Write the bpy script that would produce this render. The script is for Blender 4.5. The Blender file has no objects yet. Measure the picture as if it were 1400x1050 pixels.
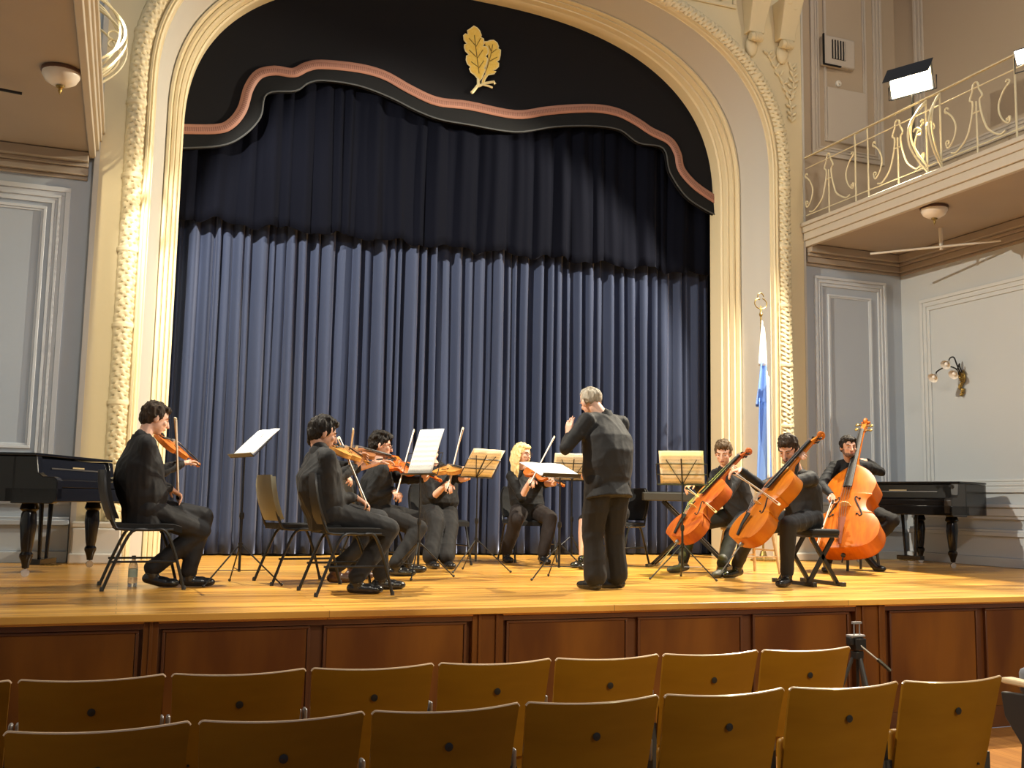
import bpy, math, random
import numpy as np
from mathutils import Vector, Matrix
from mathutils.geometry import tessellate_polygon
random.seed(7); rng=np.random.default_rng(7)
PI=math.pi
SC=bpy.context.scene; COL=SC.collection
A=lambda *a: np.array(a,float)
def nrm(v): v=np.array(v,float); return v/max(np.linalg.norm(v),1e-9)
# ------------------------------------------------------------------ camera
FPX=1392.0; CH=0.668                       # focal length in px of a 1400 px wide frame, eye height above the stage floor
_p,_y,_r=np.radians([6.589,20.676,1.029])
_F=A(math.sin(_y)*math.cos(_p),math.cos(_y)*math.cos(_p),math.sin(_p)); _R0=A(math.cos(_y),-math.sin(_y),0); _U0=np.cross(_R0,_F)
_R=math.cos(_r)*_R0+math.sin(_r)*_U0; _U=-math.sin(_r)*_R0+math.cos(_r)*_U0
CAM=A(0,0,CH)
def ray(px,py): return FPX*_F+(px-700)*_R+(525-py)*_U
def P(px,py,Y): d=ray(px,py); return CAM+d*(Y/d[1])          # the point of the vertical plane Y seen there
def PX(px,py,X): d=ray(px,py); return CAM+d*(X/d[0])
def PZ(px,py,Z=0.): d=ray(px,py); return CAM+d*((Z-CH)/d[2])
def on(px,py,ref,L,far=1):                                    # joint at real limb length L from ref
    d=nrm(ray(px,py)); v=CAM-ref; b=v@d; c=v@v-L*L; D=b*b-c
    if D<0:
        q=CAM+d*(-b); return ref+nrm(q-ref)*L
    return CAM+d*(-b+far*math.sqrt(D))
cd=bpy.data.cameras.new('camera'); cam=bpy.data.objects.new('camera',cd); COL.objects.link(cam)
cd.sensor_width=36; cd.lens=36*FPX/1400; cd.clip_start=.05; cd.clip_end=200
Mx=Matrix([[_R[i],_U[i],-_F[i],CAM[i]] for i in range(3)]+[[0,0,0,1]]); cam.matrix_world=Mx
SC.camera=cam
# ------------------------------------------------------------------ materials
def mat(name,col,rough=.5,metal=0,sheen=0,sheen_tint=None,bump=None,noise=None,emit=None,emit_s=0,coat=0,trans=0,alpha=1,spec=.5,bdist=.01,bstr=.5,coord='Object'):
    m=bpy.data.materials.new(name); m.use_nodes=True; nt=m.node_tree; b=nt.nodes['Principled BSDF']
    b.inputs['Base Color'].default_value=(*col,1); b.inputs['Roughness'].default_value=rough; b.inputs['Metallic'].default_value=metal
    b.inputs['Specular IOR Level'].default_value=spec
    if sheen:
        b.inputs['Sheen Weight'].default_value=sheen; b.inputs['Sheen Roughness'].default_value=.28
        if sheen_tint: b.inputs['Sheen Tint'].default_value=(*sheen_tint,1)
    if coat: b.inputs['Coat Weight'].default_value=coat; b.inputs['Coat Roughness'].default_value=.06
    if trans: b.inputs['Transmission Weight'].default_value=trans
    if emit: b.inputs['Emission Color'].default_value=(*emit,1); b.inputs['Emission Strength'].default_value=emit_s
    tc=None
    if noise or bump:
        tc=nt.nodes.new('ShaderNodeTexCoord')
    if noise:   # (scale xyz, second colour, detail)
        mp=nt.nodes.new('ShaderNodeMapping'); mp.inputs['Scale'].default_value=noise[0]
        nz=nt.nodes.new('ShaderNodeTexNoise'); nz.inputs['Scale'].default_value=1; nz.inputs['Detail'].default_value=noise[2]
        nt.links.new(tc.outputs[coord],mp.inputs[0]); nt.links.new(mp.outputs[0],nz.inputs[0])
        rp=nt.nodes.new('ShaderNodeValToRGB'); rp.color_ramp.elements[0].position=.35; rp.color_ramp.elements[1].position=.65
        rp.color_ramp.elements[0].color=(*col,1); rp.color_ramp.elements[1].color=(*noise[1],1)
        nt.links.new(nz.outputs[0],rp.inputs[0]); nt.links.new(rp.outputs[0],b.inputs['Base Color'])
    if bump:
        mp=nt.nodes.new('ShaderNodeMapping'); mp.inputs['Scale'].default_value=bump
        nz=nt.nodes.new('ShaderNodeTexNoise'); nz.inputs['Scale'].default_value=1; nz.inputs['Detail'].default_value=4
        nt.links.new(tc.outputs[coord],mp.inputs[0]); nt.links.new(mp.outputs[0],nz.inputs[0])
        bp=nt.nodes.new('ShaderNodeBump'); bp.inputs['Distance'].default_value=bdist; bp.inputs['Strength'].default_value=bstr
        nt.links.new(nz.outputs[0],bp.inputs['Height']); nt.links.new(bp.outputs[0],b.inputs['Normal'])
    return m
def floor_mat(name,c1,c2,c3,bw,bh,rough,rot=0):
    m=bpy.data.materials.new(name); m.use_nodes=True; nt=m.node_tree; b=nt.nodes['Principled BSDF']
    tc=nt.nodes.new('ShaderNodeTexCoord'); br=nt.nodes.new('ShaderNodeTexBrick')
    br.inputs['Scale'].default_value=1; br.inputs['Brick Width'].default_value=bw; br.inputs['Row Height'].default_value=bh
    br.inputs['Mortar Size'].default_value=.0025; br.inputs['Color1'].default_value=(*c1,1); br.inputs['Color2'].default_value=(*c2,1); br.inputs['Mortar'].default_value=(*[x*.35 for x in c1],1)
    br.offset=.37
    mr=nt.nodes.new('ShaderNodeMapping'); mr.inputs['Rotation'].default_value=(0,0,rot)
    nt.links.new(tc.outputs['Object'],mr.inputs[0]); nt.links.new(mr.outputs[0],br.inputs[0])
    mp=nt.nodes.new('ShaderNodeMapping'); mp.inputs['Scale'].default_value=(.55,6.5,1); nz=nt.nodes.new('ShaderNodeTexNoise'); nz.inputs['Scale'].default_value=1.6; nz.inputs['Detail'].default_value=5
    nt.links.new(mr.outputs[0],mp.inputs[0]); nt.links.new(mp.outputs[0],nz.inputs[0])
    mx=nt.nodes.new('ShaderNodeMix'); mx.data_type='RGBA'; mx.inputs[7].default_value=(*c3,1)
    rp=nt.nodes.new('ShaderNodeValToRGB'); rp.color_ramp.elements[0].position=.42; rp.color_ramp.elements[1].position=.72
    nt.links.new(nz.outputs[0],rp.inputs[0]); nt.links.new(rp.outputs[0],mx.inputs[0]); nt.links.new(br.outputs[0],mx.inputs[6]); nt.links.new(mx.outputs[2],b.inputs['Base Color'])
    b.inputs['Roughness'].default_value=rough; b.inputs['Coat Weight'].default_value=.15; b.inputs['Coat Roughness'].default_value=.25
    return m
CREAM=(.74,.64,.42); GREY=(.42,.475,.54); WARMG=(.46,.44,.40)
m_cream=mat('cream_plaster',CREAM,.55,bump=(9,9,9),bdist=.003)
m_pale=mat('pale_plaster',(.56,.54,.49),.6,bump=(5,5,5),bdist=.004)
m_grey=mat('grey_blue_wall',GREY,.7,noise=((.7,.7,.7),(.45,.50,.56),3),bump=(30,30,30),bdist=.001)
m_sidegrey=mat('grey_side_wall',(.50,.54,.565),.7,noise=((.6,.6,.6),(.53,.565,.585),3),bump=(30,30,30),bdist=.001)
m_greytrim=mat('grey_white_trim',(.60,.64,.68),.5)
m_sidetrim=mat('pale_side_trim',(.58,.61,.62),.5)
m_upwall=mat('beige_upper_wall',(.46,.37,.27),.7,bump=(20,20,20),bdist=.001)
m_uptrim=mat('beige_upper_trim',(.52,.46,.39),.6)
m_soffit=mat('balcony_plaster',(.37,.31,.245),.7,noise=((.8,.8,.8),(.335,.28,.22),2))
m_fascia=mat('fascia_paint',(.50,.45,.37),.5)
m_stage=floor_mat('stage_planks',(.88,.50,.105),(.68,.33,.055),(.34,.135,.022),1.9,.11,.28)
m_hall=floor_mat('hall_floor_planks',(.45,.20,.05),(.38,.16,.04),(.27,.11,.03),1.6,.08,.3,PI/2)
m_front=mat('stage_front_wood',(.10,.030,.005),.38,noise=((3,3,.7),(.20,.072,.009),4),spec=.3)
m_frontd=mat('stage_front_dark_wood',(.075,.022,.005),.4,noise=((2,2,.5),(.115,.036,.007),4),coat=.2)
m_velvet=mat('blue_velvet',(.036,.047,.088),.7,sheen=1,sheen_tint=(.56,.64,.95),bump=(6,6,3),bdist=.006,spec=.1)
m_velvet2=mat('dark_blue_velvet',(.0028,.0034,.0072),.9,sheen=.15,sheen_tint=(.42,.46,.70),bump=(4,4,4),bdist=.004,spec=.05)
m_pelmet=mat('black_velvet',(.005,.005,.007),.85,sheen=.06,sheen_tint=(.4,.4,.5),bump=(2,2,2),bdist=.01,spec=.2)
m_pelhem=mat('pelmet_hem_velvet',(.006,.0065,.0075),.8,sheen=.1,sheen_tint=(.45,.5,.5),bump=(8,8,8),bdist=.01,spec=.2)
m_gold=mat('gold_embroidery',(.90,.58,.09),.4,metal=.25,noise=((40,40,40),(.95,.68,.15),3),bump=(60,60,60),bdist=.006)
m_goldpale=mat('pale_gold_cord',(.88,.76,.42),.45,metal=.2)
m_black=mat('black_metal',(.02,.02,.02),.35,metal=.3)
m_lacquer=mat('piano_lacquer',(.004,.004,.005),.16,spec=.35)
m_lacmatte=mat('satin_black_case',(.022,.021,.021),.4)
m_chrome=mat('chrome',(.6,.6,.6),.2,metal=1)
m_pin=mat('dull_steel',(.22,.22,.22),.5,metal=.6)
m_brass=mat('aged_brass',(.45,.30,.08),.35,metal=.8,noise=((60,60,60),(.2,.14,.05),2))
m_shirt=mat('black_shirt',(.011,.0115,.013),.75,sheen=.04,spec=.28,bump=(14,14,14),bdist=.007,bstr=.5)
m_shirt2=mat('charcoal_shirt',(.017,.017,.0185),.75,sheen=.04,spec=.28,bump=(14,14,14),bdist=.007,bstr=.5)
m_suit=mat('dark_suit_cloth',(.009,.009,.011),.7,sheen=.04,spec=.28,bump=(9,9,9),bdist=.007,bstr=.5)
m_pants=mat('black_trousers',(.013,.0125,.013),.8,sheen=.04,spec=.28,bump=(10,10,10),bdist=.007,bstr=.5)
m_jeans=mat('grey_black_jeans',(.017,.0175,.020),.8,sheen=.04,spec=.28,bump=(12,12,12),bdist=.007,bstr=.5)
m_brownpants=mat('dark_brown_trousers',(.020,.015,.014),.8,sheen=.04,spec=.28,bump=(10,10,10),bdist=.007,bstr=.5)
m_shoe=mat('black_leather',(.012,.012,.013),.25)
m_boot=mat('worn_grey_boot',(.055,.052,.05),.6)
m_brownshoe=mat('brown_shoe',(.07,.03,.02),.4)
m_skin=mat('light_skin',(.66,.37,.26),.5,bump=(40,40,40),bdist=.001); m_skin2=mat('tan_skin',(.52,.28,.185),.5); m_skin3=mat('fair_skin',(.74,.44,.32),.5)
m_lip=mat('lips',(.38,.12,.10),.5); m_eye=mat('dark_eyes',(.02,.015,.012),.2)
def hairmat(n,c,c2): return mat(n,c,.6,spec=.18,noise=((60,60,12),c2,3),bump=(90,90,14),bdist=.01,bstr=.8)
h_black=hairmat('black_hair',(.010,.008,.007),(.022,.017,.014)); h_dark=hairmat('dark_brown_hair',(.022,.014,.009),(.05,.032,.02))
h_brown=hairmat('brown_hair',(.07,.042,.022),(.13,.085,.045)); h_red=hairmat('auburn_hair',(.12,.06,.035),(.07,.03,.02))
h_blond=hairmat('blond_hair',(.72,.53,.22),(.85,.68,.36)); h_grey=hairmat('grey_hair',(.30,.26,.20),(.45,.40,.33))
h_beard=mat('short_beard',(.10,.055,.04),.8,noise=((60,60,60),(.16,.09,.065),2))
def varnish(n,c,c2): return mat(n,c,.42,noise=((7,26,7),c2,3),spec=.3)
v_orange=varnish('orange_varnish',(.62,.19,.025),(.50,.13,.02)); v_bright=varnish('bright_orange_varnish',(.72,.17,.015),(.62,.13,.015))
v_gold=varnish('golden_varnish',(.68,.34,.08),(.52,.23,.05)); v_red=varnish('reddish_varnish',(.30,.055,.010),(.42,.10,.014))
v_cello=varnish('amber_varnish',(.52,.155,.005),(.46,.12,.004)); v_bass=varnish('honey_varnish',(.36,.078,.002),(.44,.11,.003)); v_brown=varnish('brown_varnish',(.30,.12,.04),(.22,.08,.03))
m_ebony=mat('ebony',(.012,.010,.009),.55,spec=.2); m_string=mat('steel_string',(.5,.5,.5),.3,metal=1); m_maple=mat('pale_maple',(.62,.42,.2),.4)
m_tailwood=mat('rosewood',(.20,.06,.03),.3)
m_bow=mat('bow_stick',(.42,.25,.12),.4); m_bowhair=mat('white_horsehair',(.85,.82,.75),.6)
m_paper2=mat('cream_paper',(.80,.70,.50),.7)
def paper(name,base,ink):
    m=bpy.data.materials.new(name); m.use_nodes=True; nt=m.node_tree; b=nt.nodes['Principled BSDF']; b.inputs['Roughness'].default_value=.7
    tc=nt.nodes.new('ShaderNodeTexCoord'); sx=nt.nodes.new('ShaderNodeSeparateXYZ'); nt.links.new(tc.outputs['UV'],sx.inputs[0])
    def mth(op,a,bb=None):
        n=nt.nodes.new('ShaderNodeMath'); n.operation=op
        for i,v in enumerate((a,bb)):
            if v is None: continue
            if isinstance(v,(int,float)): n.inputs[i].default_value=v
            else: nt.links.new(v,n.inputs[i])
        return n.outputs[0]
    fr=mth('FRACT',mth('MULTIPLY',sx.outputs[1],9.)); band=mth('LESS_THAN',mth('ABSOLUTE',mth('SUBTRACT',fr,.5)),.27)
    line=mth('LESS_THAN',mth('FRACT',mth('MULTIPLY',fr,9.2)),.28)
    nz=nt.nodes.new('ShaderNodeTexNoise'); nz.inputs['Scale'].default_value=70; nt.links.new(tc.outputs['UV'],nz.inputs[0]); dots=mth('GREATER_THAN',nz.outputs[0],.60)
    inkm=mth('MULTIPLY',band,mth('MAXIMUM',line,dots)); edge=mth('MULTIPLY',mth('LESS_THAN',mth('ABSOLUTE',mth('SUBTRACT',sx.outputs[0],.5)),.45),mth('LESS_THAN',mth('ABSOLUTE',mth('SUBTRACT',sx.outputs[1],.5)),.46))
    fac=mth('MULTIPLY',mth('MULTIPLY',inkm,edge),ink)
    mx=nt.nodes.new('ShaderNodeMix'); mx.data_type='RGBA'; mx.inputs[6].default_value=(*base,1); mx.inputs[7].default_value=(.1,.1,.1,1)
    nt.links.new(fac,mx.inputs[0]); nt.links.new(mx.outputs[2],b.inputs['Base Color']); return m
m_sheet=paper('printed_sheet',(.78,.78,.76),.85); m_sheetc=paper('printed_cream_sheet',(.85,.76,.56),.6)
m_ply=mat('seat_plywood',(.235,.105,.004),.42,noise=((2,2,9),(.28,.130,.006),3),spec=.25)
m_edgelit=mat('seat_lit_edge',(.75,.55,.36),.25,coat=.4)  # ply edge, its colour lightened to stand for the highlight along the top
m_iron=mat('grey_iron',(.30,.30,.31),.4,metal=.5)
m_irond=mat('black_iron',(.03,.03,.03),.5)
m_seatpad=mat('grey_seat_cloth',(.16,.17,.20),.8)
m_white=mat('white_enamel',(.7,.67,.6),.4); m_glassw=mat('frosted_glass',(.75,.70,.62),.35)
m_rail=mat('cream_wrought_iron',(.66,.58,.38),.45)
m_olive=mat('olive_grey_plastic',(.20,.19,.13),.5); m_plastic=mat('black_plastic',(.022,.022,.022),.4)
m_blue=mat('flag_sky_blue',(.16,.30,.68),.7,sheen=.3); m_flagw=mat('flag_white',(.8,.8,.78),.7)
m_water=mat('clear_bottle_plastic',(.85,.88,.85),.08,trans=.85); m_label=mat('bottle_cap',(.03,.03,.035),.5)
m_dark=mat('dark_void',(.006,.006,.007),.9)
m_wood_l=mat('light_chair_wood',(.62,.46,.27),.4,noise=((3,3,20),(.52,.37,.2),3))
m_lamp=mat('lit_flood_glass',(1,.9,.7),.5,emit=(1,.80,.46),emit_s=55); m_lampw=mat('lit_white_glass',(1,1,1),.5,emit=(.95,.97,1),emit_s=9)
m_bulb=mat('unlit_bulb',(.9,.87,.82),.2)
m_braidp=bpy.data.materials.new('pink_braid'); m_braidp.use_nodes=True
def _braid():
    nt=m_braidp.node_tree; b=nt.nodes['Principled BSDF']; b.inputs['Roughness'].default_value=.6
    tc=nt.nodes.new('ShaderNodeTexCoord'); sx=nt.nodes.new('ShaderNodeSeparateXYZ'); nt.links.new(tc.outputs['UV'],sx.inputs[0])
    def mth(op,a,bb=None):
        n=nt.nodes.new('ShaderNodeMath'); n.operation=op
        for i,v in enumerate((a,bb)):
            if v is None: continue
            if isinstance(v,(int,float)): n.inputs[i].default_value=v
            else: nt.links.new(v,n.inputs[i])
        return n.outputs[0]
    mid=mth('LESS_THAN',mth('ABSOLUTE',mth('SUBTRACT',sx.outputs[1],.5)),.22)
    st=mth('LESS_THAN',mth('FRACT',mth('MULTIPLY',sx.outputs[0],14)),.45)
    f=mth('MULTIPLY',mid,mth('ADD',mth('MULTIPLY',st,.55),.3))
    mx=nt.nodes.new('ShaderNodeMix'); mx.data_type='RGBA'; mx.inputs[6].default_value=(.34,.165,.12,1); mx.inputs[7].default_value=(.13,.05,.035,1)
    nt.links.new(f,mx.inputs[0]); nt.links.new(mx.outputs[2],b.inputs['Base Color'])
_braid()
# ------------------------------------------------------------------ mesh helpers
class MB:
    def __init__(s): s.v=[]; s.f=[]; s.uv=None
    def add(s,vs,fs):
        o=len(s.v); s.v+= [tuple(map(float,q)) for q in vs]; s.f+=[tuple(i+o for i in f) for f in fs]; return s
    def box(s,c,sz,X=(1,0,0),Y=(0,1,0),Z=(0,0,1)):
        c=np.array(c,float); X,Y,Z=[np.array(a,float)*b/2 for a,b in zip((X,Y,Z),sz)]
        vs=[c+i*X+j*Y+k*Z for k in(-1,1) for j in(-1,1) for i in(-1,1)]
        return s.add(vs,[(0,2,3,1),(4,5,7,6),(0,1,5,4),(2,6,7,3),(0,4,6,2),(1,3,7,5)])
    def bar(s,a,b,w,t,up=(0,0,1)):
        a,b=np.array(a,float),np.array(b,float); d=b-a; L=np.linalg.norm(d); d/=L; x=np.cross(d,up); 
        if np.linalg.norm(x)<1e-3: x=np.cross(d,(1,0,0))
        x=nrm(x); z=np.cross(x,d); return s.box((a+b)/2,(L,w,t),d,x,z)
    def loft(s,rings,caps=True):
        n=len(rings[0]); o=len(s.v); s.v+=[tuple(map(float,q)) for r in rings for q in r]
        for i in range(len(rings)-1):
            for j in range(n): a=o+i*n+j; b=o+i*n+(j+1)%n; s.f.append((a,b,b+n,a+n))
        if caps: s.f.append(tuple(o+j for j in range(n))[::-1]); e=o+(len(rings)-1)*n; s.f.append(tuple(e+j for j in range(n)))
        return s
    def tube(s,pts,r,n=8,closed=False):
        pts=[np.array(p,float) for p in pts]; m=len(pts); rs=r if hasattr(r,'__len__') else [r]*m
        T=[nrm(pts[min(i+1,m-1)]-pts[max(i-1,0)]) for i in range(m)]
        u=np.cross(T[0],(0,0,1)); 
        if np.linalg.norm(u)<.05: u=np.cross(T[0],(1,0,0))
        u=nrm(u); rings=[]
        for i in range(m):
            u=nrm(u-T[i]*(u@T[i])); w=np.cross(T[i],u)
            rings.append([pts[i]+rs[i]*(math.cos(2*PI*k/n)*u+math.sin(2*PI*k/n)*w) for k in range(n)])
        return s.loft(rings)
    def ell(s,c,ax,n=14,m=9):
        c=np.array(c,float); a,b,d=[np.array(q,float) for q in ax]; rings=[]
        vs=[c-d]; 
        for i in range(1,m):
            t=-PI/2+PI*i/m
            vs+=[c+math.sin(t)*d+math.cos(t)*(math.cos(2*PI*k/n)*a+math.sin(2*PI*k/n)*b) for k in range(n)]
        vs.append(c+d); fs=[]
        for k in range(n): fs.append((0,1+(k+1)%n,1+k))
        for i in range(m-2):
            for k in range(n): p=1+i*n; fs.append((p+k,p+(k+1)%n,p+n+(k+1)%n,p+n+k))
        p=1+(m-2)*n
        for k in range(n): fs.append((p+k,p+(k+1)%n,len(vs)-1))
        return s.add(vs,fs)
    def sph(s,c,r,n=10,m=7): return s.ell(c,((r,0,0),(0,r,0),(0,0,r)),n,m)
    def cap(s,a,b,ra,rb=None,n=12):            # tapered capsule
        rb=ra if rb is None else rb; s.tube([a,b],[ra,rb],n); s.sph(a,ra*.995,n,8); return s.sph(b,rb*.995,n,8)
    def lathe(s,prof,base,ax=(0,0,1),n=16):     # prof: (r,h)
        ax=nrm(ax); u=np.cross(ax,(0,1,0)); 
        if np.linalg.norm(u)<.1: u=np.cross(ax,(1,0,0))
        u=nrm(u); w=np.cross(ax,u); base=np.array(base,float)
        return s.loft([[base+h*ax+max(r,1e-4)*(math.cos(2*PI*k/n)*u+math.sin(2*PI*k/n)*w) for k in range(n)] for r,h in prof])
    def prism(s,poly,O,X,Y,t):                  # polygon (2D) in frame O,X,Y extruded by vector t
        O,X,Y,t=[np.array(q,float) for q in (O,X,Y,t)]; a=[O+p[0]*X+p[1]*Y for p in poly]; n=len(a)
        tri=tessellate_polygon([[Vector((p[0],p[1],0)) for p in poly]])
        s_o=len(s.v); s.v+=[tuple(q) for q in a]+[tuple(q+t) for q in a]
        for tr in tri: s.f.append(tuple(s_o+i for i in tr)); s.f.append(tuple(s_o+n+i for i in tr[::-1]))
        for i in range(n): j=(i+1)%n; s.f.append((s_o+i,s_o+j,s_o+n+j,s_o+n+i))
        return s
    def grid(s,rows,cu=False):
        n=len(rows[0]); o=len(s.v); s.v+=[tuple(map(float,q)) for r in rows for q in r]
        for i in range(len(rows)-1):
            for j in range(n-(0 if cu else 1)): a=o+i*n+j; b=o+i*n+(j+1)%n; s.f.append((a,b,b+n,a+n))
        return s
    def mesh(s,name,ang=.7):
        me=bpy.data.meshes.new(name); me.from_pydata(s.v,[],s.f); me.validate(); me.update()
        import bmesh
        bm=bmesh.new(); bm.from_mesh(me); bmesh.ops.recalc_face_normals(bm,faces=bm.faces); bm.to_mesh(me); bm.free()
        me.shade_smooth(); me.set_sharp_from_angle(angle=ang); return me
    def build(s,name,m,parent=None,ang=.7,bevel=0,off=None):
        me=s.mesh(name,ang)
        if m: me.materials.append(m)
        o=bpy.data.objects.new(name,me); COL.objects.link(o)
        if parent is not None:
            o.parent=parent
            if off is None and parent.get('_w'): off=parent.location
            if off is not None: me.transform(Matrix.Translation(-Vector(off)))
        if bevel:
            bv=o.modifiers.new('bevel','BEVEL'); bv.width=bevel; bv.segments=2; bv.limit_method='ANGLE'
        return o
def struct(name,mb,m,ang=.7,bevel=0):
    o=mb.build(name,m,None,ang,bevel); o['kind']='structure'; return o
def thing(name,label,cat,loc=(0,0,0),rot=None,group=None,world=True):
    o=bpy.data.objects.new(name,None); COL.objects.link(o); o.location=loc; o.empty_display_size=.1
    if rot is not None: o.rotation_euler=rot
    o['label']=label; o['category']=cat
    if group: o['group']=group
    if world: o['_w']=1
    return o
def tag(o,label,cat,group=None,kind=None):
    o['label']=label; o['category']=cat
    if group: o['group']=group
    if kind: o['kind']=kind
    return o
def recentre(o):        # put a single-mesh thing's origin at its own base
    me=o.data; vs=np.array([v.co[:] for v in me.vertices]); c=Vector((*( (vs.min(0)+vs.max(0))/2)[:2],vs[:,2].min()))
    me.transform(Matrix.Translation(-c)); o.location=c; return o
def dup(root,loc=None,rz=None,label=None,group=None):
    r=root.copy(); COL.objects.link(r)
    if loc is not None: r.location=loc
    if rz is not None: r.rotation_euler=(0,0,rz)
    if label: r['label']=label
    if group: r['group']=group
    for ch in list(root.children):
        c=ch.copy(); COL.objects.link(c); c.parent=r
        for g in list(ch.children):
            d=g.copy(); COL.objects.link(d); d.parent=c
    return r
def catmull(pts,k=6):
    pts=[np.array(p,float) for p in pts]; out=[]; n=len(pts)
    for i in range(n-1):
        p0,p1,p2,p3=pts[max(i-1,0)],pts[i],pts[i+1],pts[min(i+2,n-1)]
        for j in range(k):
            t=j/k; out.append(.5*((2*p1)+(-p0+p2)*t+(2*p0-5*p1+4*p2-p3)*t*t+(-p0+3*p1-3*p2+p3)*t**3))
    out.append(pts[-1]); return out
# ------------------------------------------------------------------ room
CX=3.89; YW=11.0; XL=-.42; XR=8.20; SWR=9.85; SWL=-2.9; YS=6.25; HZ=-1.0
s=MB().box((CX,(YS+12.6)/2,-.03),(SWR-SWL,12.6-YS,.06)); s.box((CX,YS-.02,-.022),(SWR-SWL,.06,.044)); struct('floor',s,m_stage,bevel=.006)
struct('floor_hall',MB().box((CX,2.1,HZ-.05),(SWR-SWL,8.3,.1)),m_hall)
struct('wall_right',MB().box((SWR+.1,5.3,1.5),(.2,15,5.0)),m_sidegrey)
struct('wall_right_upper',MB().box((SWR+.1,5.3,6.3),(.2,15,4.6)),m_upwall)
struct('wall_left',MB().box((SWL-.1,5.3,3.0),(.2,15,8.0)),m_sidegrey)
struct('wall_behind_curtain',MB().box((CX,12.72,4),(SWR-SWL,.2,9)),m_dark)
def arch(a,b,sp,y,n=90,p=2.5,nv=14):
    L=[]
    for i in range(nv): L.append(A(CX-a,y,sp*i/nv))
    for i in range(n+1):
        th=PI-PI*i/n; c,s_=math.cos(th),math.sin(th)
        L.append(A(CX+a*math.copysign(abs(c)**(2/p),c),y,sp+b*abs(s_)**(2/p)))
    for i in range(nv): L.append(A(CX+a,y,sp*(nv-1-i)/nv))
    return L
def arw(w,y,**k):      # w=0 garland centre line, w=1 inner edge of the frame
    return arch(4.0-.51*w,2.38-.08*w,4.96-.21*w,y,**k)
def archw(a,y,**k): return arw((4.0-a)/.51,y,**k)
# back walls (plane of the proscenium)
s=MB(); s.box(((SWL+XL)/2,YW+.1,3.6),(XL-SWL,.2,7.2)); struct('wall_stage_left',s,m_grey)
s=MB(); s.box(((SWR+XR)/2,YW+.1,1.95),(SWR-XR,.2,3.9)); struct('wall_stage_right',s,m_grey)
struct('wall_upper_right',MB().box(((SWR+XR)/2,YW+.1,6.2),(SWR-XR,.2,4.6)),m_upwall)
# proscenium wall with the arched hole
hole=arch(4.08,2.43,4.98,0,n=80); poly=[(XL,0),(XL,8.6),(XR,8.6),(XR,0)]+[(q[0],q[2]) for q in hole][::-1]
s=MB().prism(poly,(0,10.93,0),(1,0,0),(0,0,1),(0,.3,0)); struct('wall_proscenium',s,m_cream,ang=.5)
# garland: a half round moulding covered in overlapping leaves
def garland():
    N=2300; base=arch(3.985,2.37,4.95,0,n=700,nv=500); base=np.array([q for q in base]); d=np.r_[0,np.cumsum(np.linalg.norm(np.diff(base,axis=0),axis=1))]
    ss=np.linspace(0,d[-1],N); px=np.interp(ss,d,base[:,0]); pz=np.interp(ss,d,base[:,2]); tx=np.gradient(px); tz=np.gradient(pz); l=np.hypot(tx,tz); nx,nz=-tz/l,tx/l
    K=22; rows=[]
    for k in range(K+1):
        th=PI*k/K; u=-math.cos(th)            # -1..1 across
        row=ss/.060; 
        v=row+abs(u)*1.1; fr=v-np.floor(v); lane=np.cos((u*3.2+.5*(np.floor(v)%2))*PI)
        bump=.020*(fr**1.5)*(.55+.45*lane)*math.sin(th)**.5
        hole_=.050*np.exp(-((fr-.1)**2/.012))*np.clip(lane,-.1,1)*math.sin(th)
        band=(np.mod(ss,.78)<.045); r=.098+bump-hole_*.9+np.where(band,.022,0)
        r=np.where(band,.112,r); w=u*0.098*1.0
        yy=10.925-np.sin(th)*r*.95; off=-math.cos(th)*r
        rows.append(np.stack([px+nx*off,yy,pz+nz*off],1))
    s=MB(); s.grid([list(r) for r in rows]); return s
g=garland(); struct('trim_1',g,m_cream,ang=1.2)
# bead, reveal, frame mouldings
s=MB(); prof=[(3.895,10.93),(3.88,10.87),(3.86,10.86),(3.85,10.90),(3.835,10.885),(3.82,10.90),(3.815,10.95),(3.80,10.955)]
s.grid([archw(a,y) for a,y in prof]); struct('trim_2',s,m_cream,ang=.6)
s=MB(); s.grid([archw(a,y) for a,y in [(3.80,10.955),(3.79,11.02),(3.76,11.12),(3.72,11.26),(3.69,11.40),(3.675,11.47)]]); struct('trim_3',s,m_pale,ang=.9)
prof=[(3.675,11.47),(3.665,11.43),(3.64,11.425),(3.628,11.45),(3.622,11.50),(3.612,11.48),(3.585,11.475),(3.575,11.52),(3.57,11.56),(3.56,11.545),(3.535,11.55),(3.525,11.60),(3.52,11.63),(3.51,11.62),(3.49,11.64),(3.486,11.74),(3.486,11.9)]
s=MB(); s.grid([archw(a,y) for a,y in prof]); struct('trim_4',s,m_cream,ang=.6)
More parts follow.
